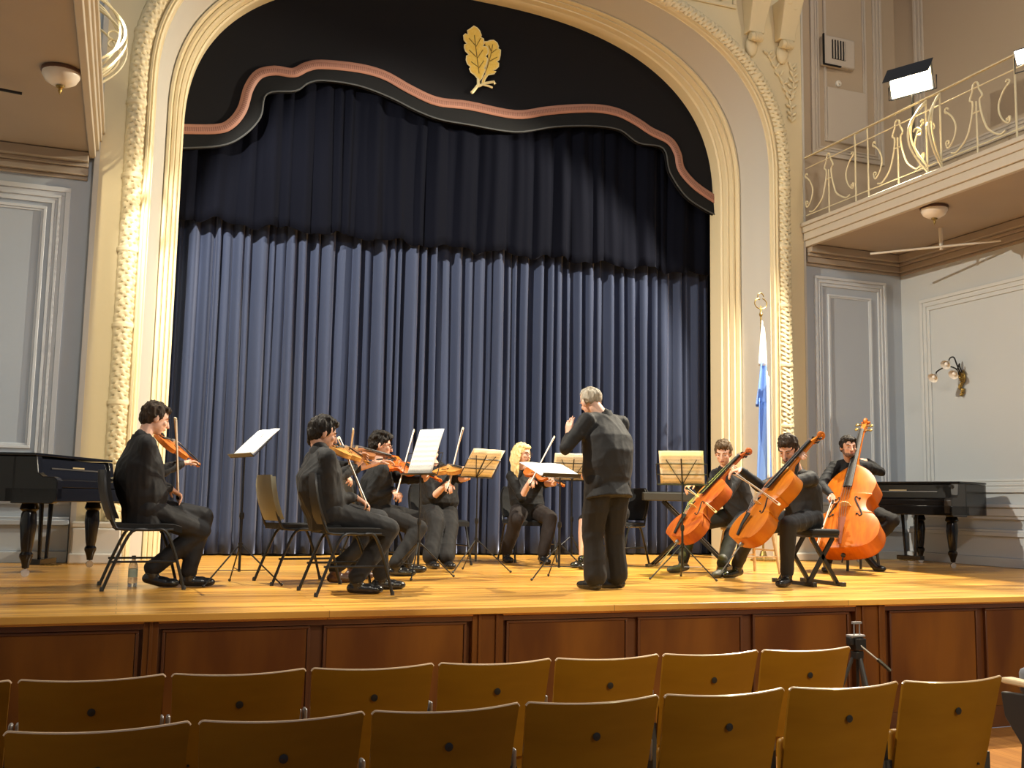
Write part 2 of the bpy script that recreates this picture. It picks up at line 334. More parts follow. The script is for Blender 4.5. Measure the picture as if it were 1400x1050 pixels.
# grey pilaster strips beside the proscenium, plinths
for i,(x0,x1) in enumerate(((XL-.05,XL),(XR,XR+.03))):
    struct('trim_%d'%(5+i),MB().box(((x0+x1)/2,10.98,4.3),(x1-x0,.12,8.6)),m_pale)
s=MB()
for x0,x1 in ((XL-.02,-.06+.06),(XR-.42,XR+.02)):
    s.box(((x0+x1)/2,10.84,.17),(x1-x0,.22,.34)); s.box(((x0+x1)/2,10.85,.37),(x1-x0+.02,.22,.06)); s.box(((x0+x1)/2,10.82,.05),(x1-x0+.04,.28,.1))
struct('baseboard_proscenium',s,m_pale,bevel=.015)
def frame(s,O,X,Z,x0,x1,z0,z1,w,N,steps):     # picture-frame moulding; N = outward normal
    O,X,Z,N=[np.array(q,float) for q in (O,X,Z,N)]
    for (d0,d1,h) in steps:                  # band between offset d0 and d1 (fractions of w) raised h
        a,b=d0*w,d1*w
        def seg(xa,xb,za,zb): c=O+X*(xa+xb)/2+Z*(za+zb)/2+N*h/2; s.box(c,(abs(xb-xa),abs(zb-za),h),X,Z,N)
        seg(x0+a,x1-a,z1-b,z1-a); seg(x0+a,x1-a,z0+a,z0+b); seg(x0+a,x0+b,z0+b,z1-b); seg(x1-b,x1-a,z0+b,z1-b)
ST3=[(0,.28,.035),(.28,.5,.018),(.5,.66,.028),(.66,.82,.012),(.82,1,.02)]
s=MB(); N=(0,-1,0)
frame(s,(0,YW,0),(1,0,0),(0,0,1),8.40,9.57,.88,3.72,.13,N,ST3); frame(s,(0,YW,0),(1,0,0),(0,0,1),8.62,9.33,1.10,3.49,.045,N,[(0,.6,.022),(.6,1,.012)]); struct('trim_7',s,m_greytrim,bevel=.004)
s=MB(); frame(s,(0,YW,0),(1,0,0),(0,0,1),-1.9,-.67,.88,3.74,.17,N,ST3); frame(s,(0,YW,0),(1,0,0),(0,0,1),-1.68,-.88,1.1,3.53,.05,N,[(0,.6,.022),(.6,1,.012)]); struct('trim_8',s,m_greytrim,bevel=.004)
s=MB(); frame(s,(SWR,0,0),(0,1,0),(0,0,1),7.2,10.63,.88,3.44,.16,(-1,0,0),ST3); struct('trim_9',s,m_sidetrim,bevel=.004)
s=MB(); frame(s,(SWR,0,0),(0,1,0),(0,0,1),7.2,10.6,5.2,8.,.16,(-1,0,0),ST3); frame(s,(SWR,0,0),(0,1,0),(0,0,1),3,6.9,5.2,8.,.16,(-1,0,0),ST3);struct('trim_10',s,m_uptrim,bevel=.004)
s=MB(); frame(s,(0,YW,0),(1,0,0),(0,0,1),8.40,9.60,5.38,9.,.14,N,ST3); frame(s,(0,YW,0),(1,0,0),(0,0,1),8.62,9.33,5.6,8.8,.05,N,[(0,.6,.03),(.6,1,.015)]); s.box((8.975,YW-.015,5.985),(.64,.05,.76)); struct('trim_11',s,m_uptrim,bevel=.004)
# dado and baseboards
def dado(name,O,X,N,x0,x1,m):
    s=MB(); O,X,N=[np.array(q,float) for q in (O,X,N)]
    for z0,z1,h in ((0,.11,.10),(.11,.36,.06),(.36,.41,.09),(.41,.44,.075),(.56,.60,.03),(.60,.70,.045),(.70,.74,.07)):
        s.box(O+X*(x0+x1)/2+N*h/2+A(0,0,(z0+z1)/2),(x1-x0,h,z1-z0),X,N,(0,0,1))
    struct(name,s,m,bevel=.006)
dado('baseboard_right',(SWR,0,0),(0,1,0),(-1,0,0),YS+.1,YW-.1,m_greytrim)
dado('baseboard_stage_right',(0,YW,0),(1,0,0),(0,-1,0),XR+.04,SWR-.1,m_grey)
dado('baseboard_stage_left',(0,YW,0),(1,0,0),(0,-1,0),SWL+.1,XL-.06,m_grey)
# cornices under the balconies
def cornice(name,x0,x1,side,m):
    s=MB()
    for z0,z1,h in ((3.84,3.88,.03),(3.88,3.96,.07),(3.96,4.0,.10),(4.0,4.1,.16)):
        s.box(((x0+x1)/2,YW-h/2,(z0+z1)/2),(x1-x0,h,z1-z0))
        X=SWR if side>0 else SWL; s.box((X-side*h/2,7.4,(z0+z1)/2),(h,YW*2-14.8,z1-z0))
    struct(name,s,m,bevel=.01)
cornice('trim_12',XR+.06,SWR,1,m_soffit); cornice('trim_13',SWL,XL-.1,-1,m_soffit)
# stage front: dark rails, coloured panels, pilasters
s=MB(); Yf=YS+.03; s.box((CX,Yf+.08,-.52),(SWR-SWL,.12,.96)); s.box((CX,Yf,-.065),(SWR-SWL,.05,.05)); s.box((CX,Yf+.005,-.92),(SWR-SWL,.04,.16)); struct('wall_stage_front',s,m_frontd)
panels=[(-1.9,-.95),(-.86,.13),(.255,1.10),(1.18,2.09),(2.36,3.235),(3.31,4.14),(4.225,5.06),(5.43,6.28),(6.36,7.2),(7.5,8.4),(8.5,9.4)]
s=MB(); t_=MB()
for a,b in panels:
    s.box(((a+b)/2,Yf+.015,-.48),(b-a-.04,.03,.74)); frame(t_,(0,Yf+.02,0),(1,0,0),(0,0,1),a,b,-.87,-.095,.035,(0,-1,0),[(0,.5,.028),(.5,1,.016)])
struct('trim_14',s,m_front,bevel=.004); struct('trim_15',t_,m_frontd,bevel=.003)
s=MB()
for a,b in ((.15,.235),(2.12,2.33),(5.10,5.37),(7.25,7.45)):
    s.box(((a+b)/2,Yf+.0,-.51),(b-a,.06,.93)); w=b-a
    for k in (.22,.78) if w>.15 else (.5,): s.box((a+w*k,Yf-.035,-.51),(.02,.02,.93))
struct('trim_16',s,m_front,bevel=.004)
# ------------------------------------------------------------------ balconies
def balcony(name,label,x0,x1,side):
    t=thing(name,label,'balcony',((x0+x1)/2,4.,4.1)); xe=x0 if side>0 else x1
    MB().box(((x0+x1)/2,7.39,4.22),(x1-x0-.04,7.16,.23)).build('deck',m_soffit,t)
    s=MB()
    for z0,z1,h in ((4.07,4.15,.0),(4.15,4.25,.03),(4.25,4.33,.05),(4.33,4.38,.075)):
        s.box((xe-side*(h/2-.03),7.39,(z0+z1)/2),(.06+h,7.16,z1-z0))
    s.build('fascia',m_fascia,t,bevel=.006)
    return t
balcony('balcony','beige balcony with a moulded cream edge on the right wall, above the right piano',XR+.02,SWR-.01,1)
balcony('balcony','beige balcony at the upper left, its plain underside above the left piano',SWL+.01,XL-.04,-1)
# wrought iron railings: curves in the (Y,Z) plane at X
def spiral(c,r,a0,turn,n=14): return [(c[0]+r*(1-k/n*.75)*math.cos(a0+turn*k/n),c[1]+r*(1-k/n*.75)*math.sin(a0+turn*k/n)) for k in range(n+1)]
def railing(name,label,X,ys,side,motifs):
    t=thing(name,label,'railing',(X,7.4,4.38)); zb=4.38; r=.011
    def tb(pts,rr,nm,bow=0): 
        q=[A(X-side*(bow*max(0,math.sin(PI*min(1,max(0,(z-4.45)/.72))))),y,z) for y,z in pts]; return MB().tube(q,rr,6).build(nm,m_rail,t)
    MB().box((X,7.45,5.28),(.03,7.05,.014)).build('handrail',m_rail,t); 
    for z in (5.13,4.49): MB().tube([(X,3.95,z),(X,10.9,z)],.008,6).build('rail',m_rail,t)
    for y in ys: tb([(y,zb),(y,5.27)],.011,'post')
    for c,w,bow in motifs:               # lyre motif between posts, centre c, half width w
        for sg in (-1,1):
            L=catmull([(c+sg*.045,5.10),(c+sg*.085,5.02),(c+sg*.05,4.98),(c+sg*.055,4.88),(c+sg*.09,4.75),(c+sg*.15,4.62),(c+sg*w*.62,4.52),(c+sg*w*.8,4.53)],5)
            tb(L,r,'lyre_scroll',bow)
            S=catmull([(c+sg*(w-.03),5.02),(c+sg*(w-.12),4.93),(c+sg*(w-.17),4.80),(c+sg*(w-.13),4.67),(c+sg*(w-.05),4.60),(c+sg*(w-.02),4.66)],5)
            tb(S+spiral((c+sg*(w-.05),4.655),.035,0,sg*4.5)[1:],r*.9,'side_scroll',bow); tb(spiral((c+sg*(w-.05),5.035),.04,-PI/2,sg*5.),r*.9,'side_scroll',bow)
        tb(catmull([(c-.045,5.10),(c-.03,5.17),(c,5.19),(c+.03,5.17),(c+.045,5.10)],4),r,'lyre_scroll',bow)
        tb([(c,zb),(c,4.98)],.010,'bar'); tb([(c-.06,4.86),(c+.06,4.86)],.008,'bar')
    return t
R=railing('railing','cream wrought iron railing with lyre scrolls on the right balcony',XR+.03,(9.92,9.69,8.72,8.51,7.49,7.28,6.3,5.1),1,
   ((10.43,.50,0),(9.18,.44,0),(8.0,.46,0),(6.8,.45,0),(5.7,.5,0)))
def bulge(t,X,side,yc,gap,bow):     # bowed belly scrolls that stand out of the railing plane
    for y in (yc-gap,yc+gap):
        for dz,sc in ((0,1),(-.10,.8)):
            pts=[]
            for k in range(19):
                u=k/18; z=5.22-dz*.3-(.80+dz*.3)*u; b=bow*sc*math.sin(PI*min(1,u*1.02))**.8
                pts.append((X-side*b,y+side*.0+ (.06*math.sin(PI*u)*(1 if y>yc else -1)),z))
            MB().tube(pts,.012,6).build('belly_bar',m_rail,t)
        sp=[(X-side*(bow*.55+q[0]),y,q[1]) for q in spiral((0,4.86),.07,0,5)]; MB().tube(sp,.010,6).build('belly_scroll',m_rail,t)
bulge(R,XR+.03,1,8.615,.10,.22)
Lr=railing('railing','cream wrought iron railing at the far left, seen edge-on beside the arch',XL-.07,(9.92,9.69,8.72,8.51,7.49,7.28,6.3,5.1),-1,((10.43,.50,0),(9.18,.44,0),(8.0,.46,0)))
bulge(Lr,XL-.07,-1,9.80,.10,.28)
for y in (9.6,9.85,10.05):
    pts=[(XL-.07+.27*math.sin(PI*min(1,k/12))**.8*(1 if y<10 else .8),y,4.55+.62*k/12*(1 if y<10 else .85)) for k in range(13)]
    MB().tube(pts,.012,6).build('belly_bar',m_rail,Lr)
# ------------------------------------------------------------------ lamps that can be seen
def floodlight(loc,yaw,tilt,label,lm,sz=(.30,.20),cut=None):
    t=thing('floodlight',label,'lamp',loc); L=A(*loc); f=A(math.cos(yaw)*math.cos(tilt),math.sin(yaw)*math.cos(tilt),math.sin(tilt)); sd=nrm(np.cross(f,(0,0,1))); u=np.cross(sd,f); c=L+A(0,0,.26)
    s=MB(); w,h=sz; ring=lambda d,w,h:[c+f*d+sd*i*w/2+u*j*h/2 for i,j in ((-1,-1),(1,-1),(1,1),(-1,1))]
    s.loft([ring(-.09,w*.5,h*.5),ring(-.02,w*.9,h*.9),ring(.04,w,h)]); s.build('housing',m_black,t,bevel=.005)
    MB().box(c+f*.045,(w*.9,h*.86,.01),sd,u,f).build('glass',lm,t)
    if cut is not None:
        hl=f.copy(); hl[2]=0; hl=nrm(hl); tp=c+hl*.05+A(0,0,h/2+.02); en=c+hl*.20+A(0,0,.20*math.tan(cut)); s=MB(); mid=(tp+en)/2; dd=nrm(en-tp); s.box(mid,(np.linalg.norm(en-tp),.54,.004),dd,sd,np.cross(dd,sd)); s.build('barn_door',m_black,t)
    s=MB(); s.tube([c-sd*(w/2+.02),c-sd*(w/2+.02)-A(0,0,.16),c+sd*(w/2+.02)-A(0,0,.16),c+sd*(w/2+.02)],.008,6); s.tube([c-A(0,0,.16),L],.012,6); s.tube([L,L-A(0,0,.5)],.014,6); s.build('yoke',m_black,t)
    return t,c,f
lampA=PX(1247,111,8.30); lt,lc,lf=floodlight((lampA[0],lampA[1],lampA[2]-.26),math.radians(205),-.22,'lit warm floodlight clamped above the middle of the right balcony railing',m_lamp,(.52,.34),-.066)
t2,c2,f2=floodlight((-.62,8.5,5.35),math.radians(12),-.30,'floodlight on the left balcony railing, out of the picture',m_lamp,(.46,.28),-.17)
lampC=PX(1397,78,8.26); floodlight((lampC[0],lampC[1]-.06,lampC[2]-.26),math.radians(200),-.5,'white floodlight at the right end of the balcony railing',m_lampw,(.2,.16))
def ceiling_bowl(x,y,z,label,m):
    t=thing('ceiling_light',label,'ceiling light',(x,y,z)); MB().lathe([(.0,0),(.155,0),(.155,-.025),(.14,-.03)],(x,y,z)).build('base_plate',mat('brown_plate',(.10,.05,.03),.5),t)
    MB().lathe([(.145,-.025),(.145,-.05),(.12,-.095),(.07,-.125),(.0,-.135)],(x,y,z),n=24).build('glass_bowl',m,t); MB().lathe([(.001,-.13),(.035,-.135),(.03,-.15),(.012,-.16),(.016,-.175),(.004,-.20),(.001,-.21)],(x,y,z)).build('finial',m_brass,t)
q=PZ(84,96,4.1); ceiling_bowl(q[0],q[1],4.1,'unlit glass bowl lamp on the underside of the left balcony',m_glassw)
q=PZ(1277,283,4.1); ceiling_bowl(q[0],q[1],4.1,'unlit glass bowl lamp on the underside of the right balcony',m_glassw)
q=PZ(1286,312,4.1); t=thing('ceiling_rod','white horizontal rod on a short post below the right balcony','rod',tuple(q)); zr=4.1-.24
MB().tube([(q[0],q[1],4.1),(q[0],q[1],zr-.03)],[.028,.022],10).build('post',m_white,t)
a=PZ(1190,347,zr); b=PZ(1390,332,zr); b=A(min(b[0],SWR-.25),b[1],zr); MB().tube([a,b],.014,8).build('bar',m_white,t)
a=PZ(30,128,4.0); b=A(a[0]-.75,a[1]-.12,4.0); t=thing('ceiling_rod','dark thin rod hung below the left balcony','rod',(float((a[0]+b[0])/2),float(a[1]-.06),4.1))
MB().tube([a,b],.013,8).build('bar',m_black,t); MB().tube([(a+b)/2,(a+b)/2+A(0,0,.1)],.012,8).build('post',m_black,t)
# grille box high on the right wall
t=thing('vent_box','beige wall box with a dark louvre high above the right balcony','vent',(8.8,YW,6.62)); MB().box((8.82,10.95,6.86),(.52,.10,.42)).build('housing',m_uptrim,t,bevel=.02)
MB().box((8.80,10.898,6.88),(.22,.02,.27)).build('louvre',m_dark,t)
s=MB(); [s.box((8.71+.045*k,10.888,6.88),(.014,.02,.27)) for k in range(5)]; s.build('slats',m_uptrim,t)
s=MB().box((8.55,10.895,6.86),(.014,.03,.43)); s.box((8.69,10.895,6.645),(.28,.03,.014)); s.build('dark_seal',m_dark,t)
o=MB().lathe([(.0,0),(.045,0),(.045,.02),(.02,.03),(.018,.05),(.0,.05)],(8.86,YW,6.45),(0,-1,0)).build('wall_button',m_white); tag(o,'small round white fitting on the wall under the louvred vent box','fitting')
# sconce
S0=PX(1318,520,SWR); S0[0]=SWR; t=thing('wall_sconce','brass wall sconce with three unlit flower-shaped glass shades','lamp',tuple(S0))
s=MB(); [s.ell(S0+A(-.03-.02*rng.random(),(rng.random()-.5)*.10*(1-k/16),.10-.022*k),((.03,0,0),(0,.022,0),(0,0,.022)),8,6) for k in range(14)]; s.ell(S0+A(-.02,0,.04),((.03,0,0),(0,.05,0),(0,0,.09))); s.build('backplate',m_brass,t)
for (dy,dz,ex,ty,tz) in ((.02,.10,.26,-.02,.22),(.03,.04,.42,.03,.05),(-.03,.06,.16,-.04,.10)):
    a=S0+A(-.04,dy,dz); e=S0+A(-ex,ty,tz); L=catmull([a,a+A(-.05,0,.10),(a+e)/2+A(0,0,.12),e+A(.03,0,.05),e],5)
    ar=MB().tube(L,.009,6).build('arm',m_black,t)
    d=nrm(A(-.8,-.2,-.6)); MB().lathe([(.018,0),(.03,.02),(.045,.05),(.065,.085),(.06,.08),(.03,.03)],e,d,12).build('glass_shade',m_glassw,ar,off=t.location)
    MB().sph(e+d*.06,.026).build('bulb',m_bulb,ar,off=t.location)
# ------------------------------------------------------------------ plaster ornaments on the spandrels
def corbel(cx,ztop,label):
    t=thing('plaster_corbel',label,'corbel',(cx,10.93,ztop-.75)); s=MB()
    pr=[(0,.16),(-.12,.17),(-.45,.15),(-.50,.12)]
    s.loft([[A(cx+sx*w,10.93-d*k,ztop+dz) for sx,k in ((-1,0),(-1,1),(1,1),(1,0))] for dz,w,d in ((0,.15,.30),(-.18,.135,.24),(-.40,.115,.16),(-.52,.12,.13))]); s.build('block',m_cream,t,bevel=.01)
    s=MB()
    for k in range(7): 
        s.ell((cx-.05+.1*(k%2),10.93-.26+.022*k,ztop-.06-.055*k),((.055,0,0),(0,.025,0),(.02,0,.045)),10,6)
    s.build('leaf_relief',m_cream,t)
    s=MB(); [s.tube([(cx+.02*k-.03,10.93-.13-.045*math.sin(a_),ztop-.585+.055*math.cos(a_)) for a_ in np.linspace(0,2*PI,14)],.012,6) for k in range(5)]; s.lathe([(.05,-.09),(.055,-.06),(.055,.06),(.05,.09)],(cx,10.82,ztop-.58),(1,0,0)); s.build('volute',m_cream,t)
    s=MB(); s.ell((cx-.02,10.9,ztop-.68),((.09,0,0),(0,.05,0),(0,0,.14))); s.build('tip',m_cream,t)
corbel(7.42,7.36,'plaster scroll bracket with leaves above the right arch shoulder, the left of two')
corbel(7.90,7.34,'plaster scroll bracket with leaves close to the right corner of the arch wall')
def leafspray(pts,label,n=16):
    L=catmull(pts,6); s=MB(); s.tube([A(p[0],10.92,p[1]) for p in L],.016,6)
    for i,p in enumerate(L[::2]):
        for sg in (-1,1):
            a_=rng.random()*.6+.5; d=A(sg*math.cos(a_),0,math.sin(a_)); c=A(p[0],10.91,p[1])+d*.055; w=A(-d[2],0,d[0])
            s.ell(c,(d*.05,A(0,.02,0),w*.02),8,5)
    o=s.build('plaster_foliage',m_cream); recentre(o); tag(o,label,'ornament')
leafspray([(8.03,5.75),(8.0,6.05),(7.85,6.35),(7.68,6.62)],'cream plaster branch with leaves right of the arch, below the brackets')
leafspray([(8.02,6.05),(8.07,6.3),(8.05,6.5)],'small cream plaster leaf tuft in the corner of the arch wall')
s=MB()
for k in range(22): x=6.35+.7*k/21; s.ell((x,10.9,7.33+.05*math.sin(k*1.3)),((.035,0,0),(0,.03,0),(0,0,.05)),8,6)
o=s.build('plaster_garland',m_cream); recentre(o); tag(o,'cream plaster garland in a panel at the top edge right of the arch','ornament')
s=MB(); frame(s,(0,10.93,0),(1,0,0),(0,0,1),5.9,7.18,7.16,7.9,.05,(0,-1,0),[(0,1,.03)]); struct('trim_17',s,m_cream,bevel=.008)
# ------------------------------------------------------------------ curtains
def pleats(name,label,x0,x1,yb,ztop,zbot,m,per,amp,seed,hemf=None,wob=.03):
    r=np.random.default_rng(seed); xs=[x0]; 
    knots=[x0]
    while knots[-1]<x1: knots.append(knots[-1]+per*(.45+1.2*r.random()))
    knots=np.array(knots); amps=amp*(.35+.9*r.random(len(knots))); ph=r.random(len(knots))
    N=int((x1-x0)/.0125); X=np.linspace(x0,x1,N); idx=np.clip(np.searchsorted(knots,X)-1,0,len(knots)-2)
    u=(X-knots[idx])/(knots[idx+1]-knots[idx])
    ex=(.7+1.6*r.random(len(knots)))[idx]; skw=(.7+.9*r.random(len(knots)))[idx]; base=amps[idx]*np.sin(PI*u**skw)**ex ; zs=np.linspace(ztop,zbot,26); rows=[]
    ax=r.random(8)*6
    for z in zs:
        f=(ztop-z)/(ztop-zbot); sh=wob*f*np.sin(X*3.1+ax[0])+wob*.6*f*np.sin(X*7.3+ax[1]+z*.7)
        Xs=X+sh*.6; fine=.010*np.sin(X*41+ax[2]+.8*np.sin(z*1.7+X*2))*(.4+.6*f)
        Yv=yb-base*(.75+.35*f)-fine-.02*np.sin(X*1.7+ax[3])
        zz=z+ (hemf(X)*f if hemf is not None else 0)
        rows.append(np.stack([Xs,Yv,np.full_like(X,1)*zz],1))
    s=MB(); s.grid([list(q) for q in rows]); o=s.build(name,m,None,ang=3.2); so=o.modifiers.new('thick','SOLIDIFY'); so.thickness=.008
    recentre(o); tag(o,label,'curtain'); return o
pleats('stage_curtain','full-length pleated dark blue velvet stage curtain behind the musicians',.32,7.50,12.22,7.0,.02,m_velvet,.135,.15,3)
hem=lambda X: .03*np.sin(X*9.)+.015*np.sin(X*23+1)
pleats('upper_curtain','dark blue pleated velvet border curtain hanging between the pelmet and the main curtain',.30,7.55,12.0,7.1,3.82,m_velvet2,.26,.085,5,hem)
# pelmet
hemp=[(254,206),(301,200),(333,186),(356,161),(365,129),(404,125),(422,114),(444,111),(490,118),(533,134),(569,152),(601,164),(640,171),(704,181),(758,174),(811,173),(847,178.6),(872,196),(906,203.6),(915,236),(936,268),(961,286),(986,298)]
brp=[(252,178.5),(293,177),(315,170),(331,150),(340,121),(354,102),(376,97),(401,100),(419,92),(440,88.6),(490,93.6),(526,103.6),(561,123),(597,139),(640,144.6),(704,157),(747,152),(783,149),(818.6,149),(847,155),(872,168),(890,180),(915,193),(926,211),(931,232),(951,255),(986,278)]
YP=11.80
hp=[P(a,b,YP) for a,b in hemp]; bp=[P(a,b,YP) for a,b in brp]
hp[0][0]=.30; hp[-1][0]=7.48; bp[0][0]=.30; bp[-1][0]=7.48
H2=catmull(hp,5); B2=catmull(bp,5)
ped=thing('stage_pelmet','black velvet pelmet with a wavy lower edge filling the top of the arch','pelmet',(CX,YP,4.6))
poly=[(q[0],q[2]) for q in H2]+[(7.48,7.25),(.30,7.25)]
MB().prism(poly,(0,YP+.02,0),(1,0,0),(0,0,1),(0,.03,0)).build('cloth',m_pelmet,ped,ang=.5)
s=MB(); n=len(H2); bx=np.array(B2); 
def ribbon(path,w,y,m,nm,uvs=False,below=False):
    path=[np.array(q) for q in path]; rows=[[],[]]; d=0; ds=[]
    for i,q in enumerate(path):
        t_=nrm(path[min(i+1,len(path)-1)]-path[max(i-1,0)]); nn=A(-t_[2],0,t_[0])
        if i: d+=np.linalg.norm(q-path[i-1])
        ds.append(d); a_,b_=(q+nn*w/2,q-nn*w/2) 
        rows[0].append(A(a_[0],y,a_[2])); rows[1].append(A(b_[0],y,b_[2]))
    s=MB(); s.grid(rows); o=s.build(nm,m,ped,ang=3)
    if uvs:
        me=o.data; uv=me.uv_layers.new(name='UV'); L=len(path)
        for lp in me.loops: vi=lp.vertex_index; uv.data[lp.index].uv=(ds[vi%L]*3,vi//L)
    so=o.modifiers.new('t','SOLIDIFY'); so.thickness=.012; return o
ribbon(B2,.115,YP-.005,m_braidp,'braid',True)
# hem band between braid and edge
hx=np.array([q[0] for q in H2]); s=MB(); rows=[[],[]]
for i,q in enumerate(H2):
    fr=i/(n-1)*(len(B2)-1); j=int(fr); b_=B2[min(j,len(B2)-1)]; rows[0].append(A(b_[0],YP+.008,b_[2])); rows[1].append(A(q[0],YP-.02,q[2]-.004))
s.grid(rows); s.build('hem_band',m_pelhem,ped,ang=3)
MB().tube([A(q[0],YP-.022,q[2]) for q in H2],.010,6).build('hem_cord',mat('grey_cord',(.05,.055,.06),.7),ped)
# leaf emblem
em=thing('leaf_emblem','x','x'); bpy.data.objects.remove(em)
def epx(a,b): return P(600+a/7.5,10+b/7.5,YP)
def leaf(outline,y,nm,m,par,t=.02):
    pts=[epx(a,b) for a,b in outline]; c=np.mean(pts,0); o=MB().prism([(q[0],q[2]) for q in pts],(0,y,0),(1,0,0),(0,0,1),(0,-t,0)).build(nm,m,par,ang=.5,bevel=.006); return o
left=[(350,205),(385,225),(410,255),(425,300),(420,320),(448,335),(455,385),(440,410),(480,415),(495,440),(495,480),(470,515),(490,535),(485,570),(475,600),(455,640),(470,650),(450,690),(430,740),(412,760),(385,735),(355,700),(320,675),(305,640),(318,620),(285,590),(272,550),(275,510),(300,495),(265,460),(252,420),(255,395),(280,385),(250,345),(245,300),(262,285),(290,290),(285,250),(310,235)]
right=[(455,360),(490,360),(520,348),(555,345),(590,372),(605,410),(600,430),(625,445),(622,500),(612,545),(585,565),(608,580),(606,615),(580,640),(545,655),(580,665),(560,690),(500,700),(470,740),(455,790),(435,800),(440,760),(455,720),(475,690),(470,650),(485,600),(500,540),(495,440)]
E1=leaf(right,YP-.004,'emblem_leaf',m_gold,ped,.02); E2=leaf(left,YP-.012,'emblem_leaf',m_gold,ped,.025)
E1['label']='gold embroidered oak leaf on the right'; E2['label']='gold embroidered oak leaf on the left'
def outl(pts,w,y,nm,m):
    s=MB(); L=[epx(a,b) for a,b in pts]; s.tube([A(q[0],y,q[2]) for q in L],w,6); o=s.build(nm,m,ped); return o
outl(left+[left[0]],.008,YP-.035,'emblem_edge',m_goldpale); outl(right[:-1],.008,YP-.022,'emblem_edge',m_goldpale)
m_vein=mat('dark_thread',(.22,.13,.02),.7)
for v in ([(355,300),(368,420),(385,560),(402,690)],[(300,330),(360,400)],[(420,330),(368,420)],[(300,450),(372,520)],[(440,450),(380,540)],[(320,570),(388,620)],[(450,560),(395,640)]): outl(v,.005,YP-.040,'emblem_vein',m_vein)
for v in ([(545,390),(525,500),(490,620),(465,680)],[(580,440),(530,480)],[(590,520),(515,560)],[(505,400),(530,460)]): outl(v,.005,YP-.028,'emblem_vein',m_vein)
outl([(400,740),(400,800),(345,870),(330,882)],.022,YP-.02,'emblem_stem',m_goldpale); outl([(400,815),(470,785),(560,770),(572,795)],.018,YP-.02,'emblem_stem',m_goldpale); outl([(450,800),(510,815),(545,830)],.014,YP-.02,'emblem_stem',m_goldpale)
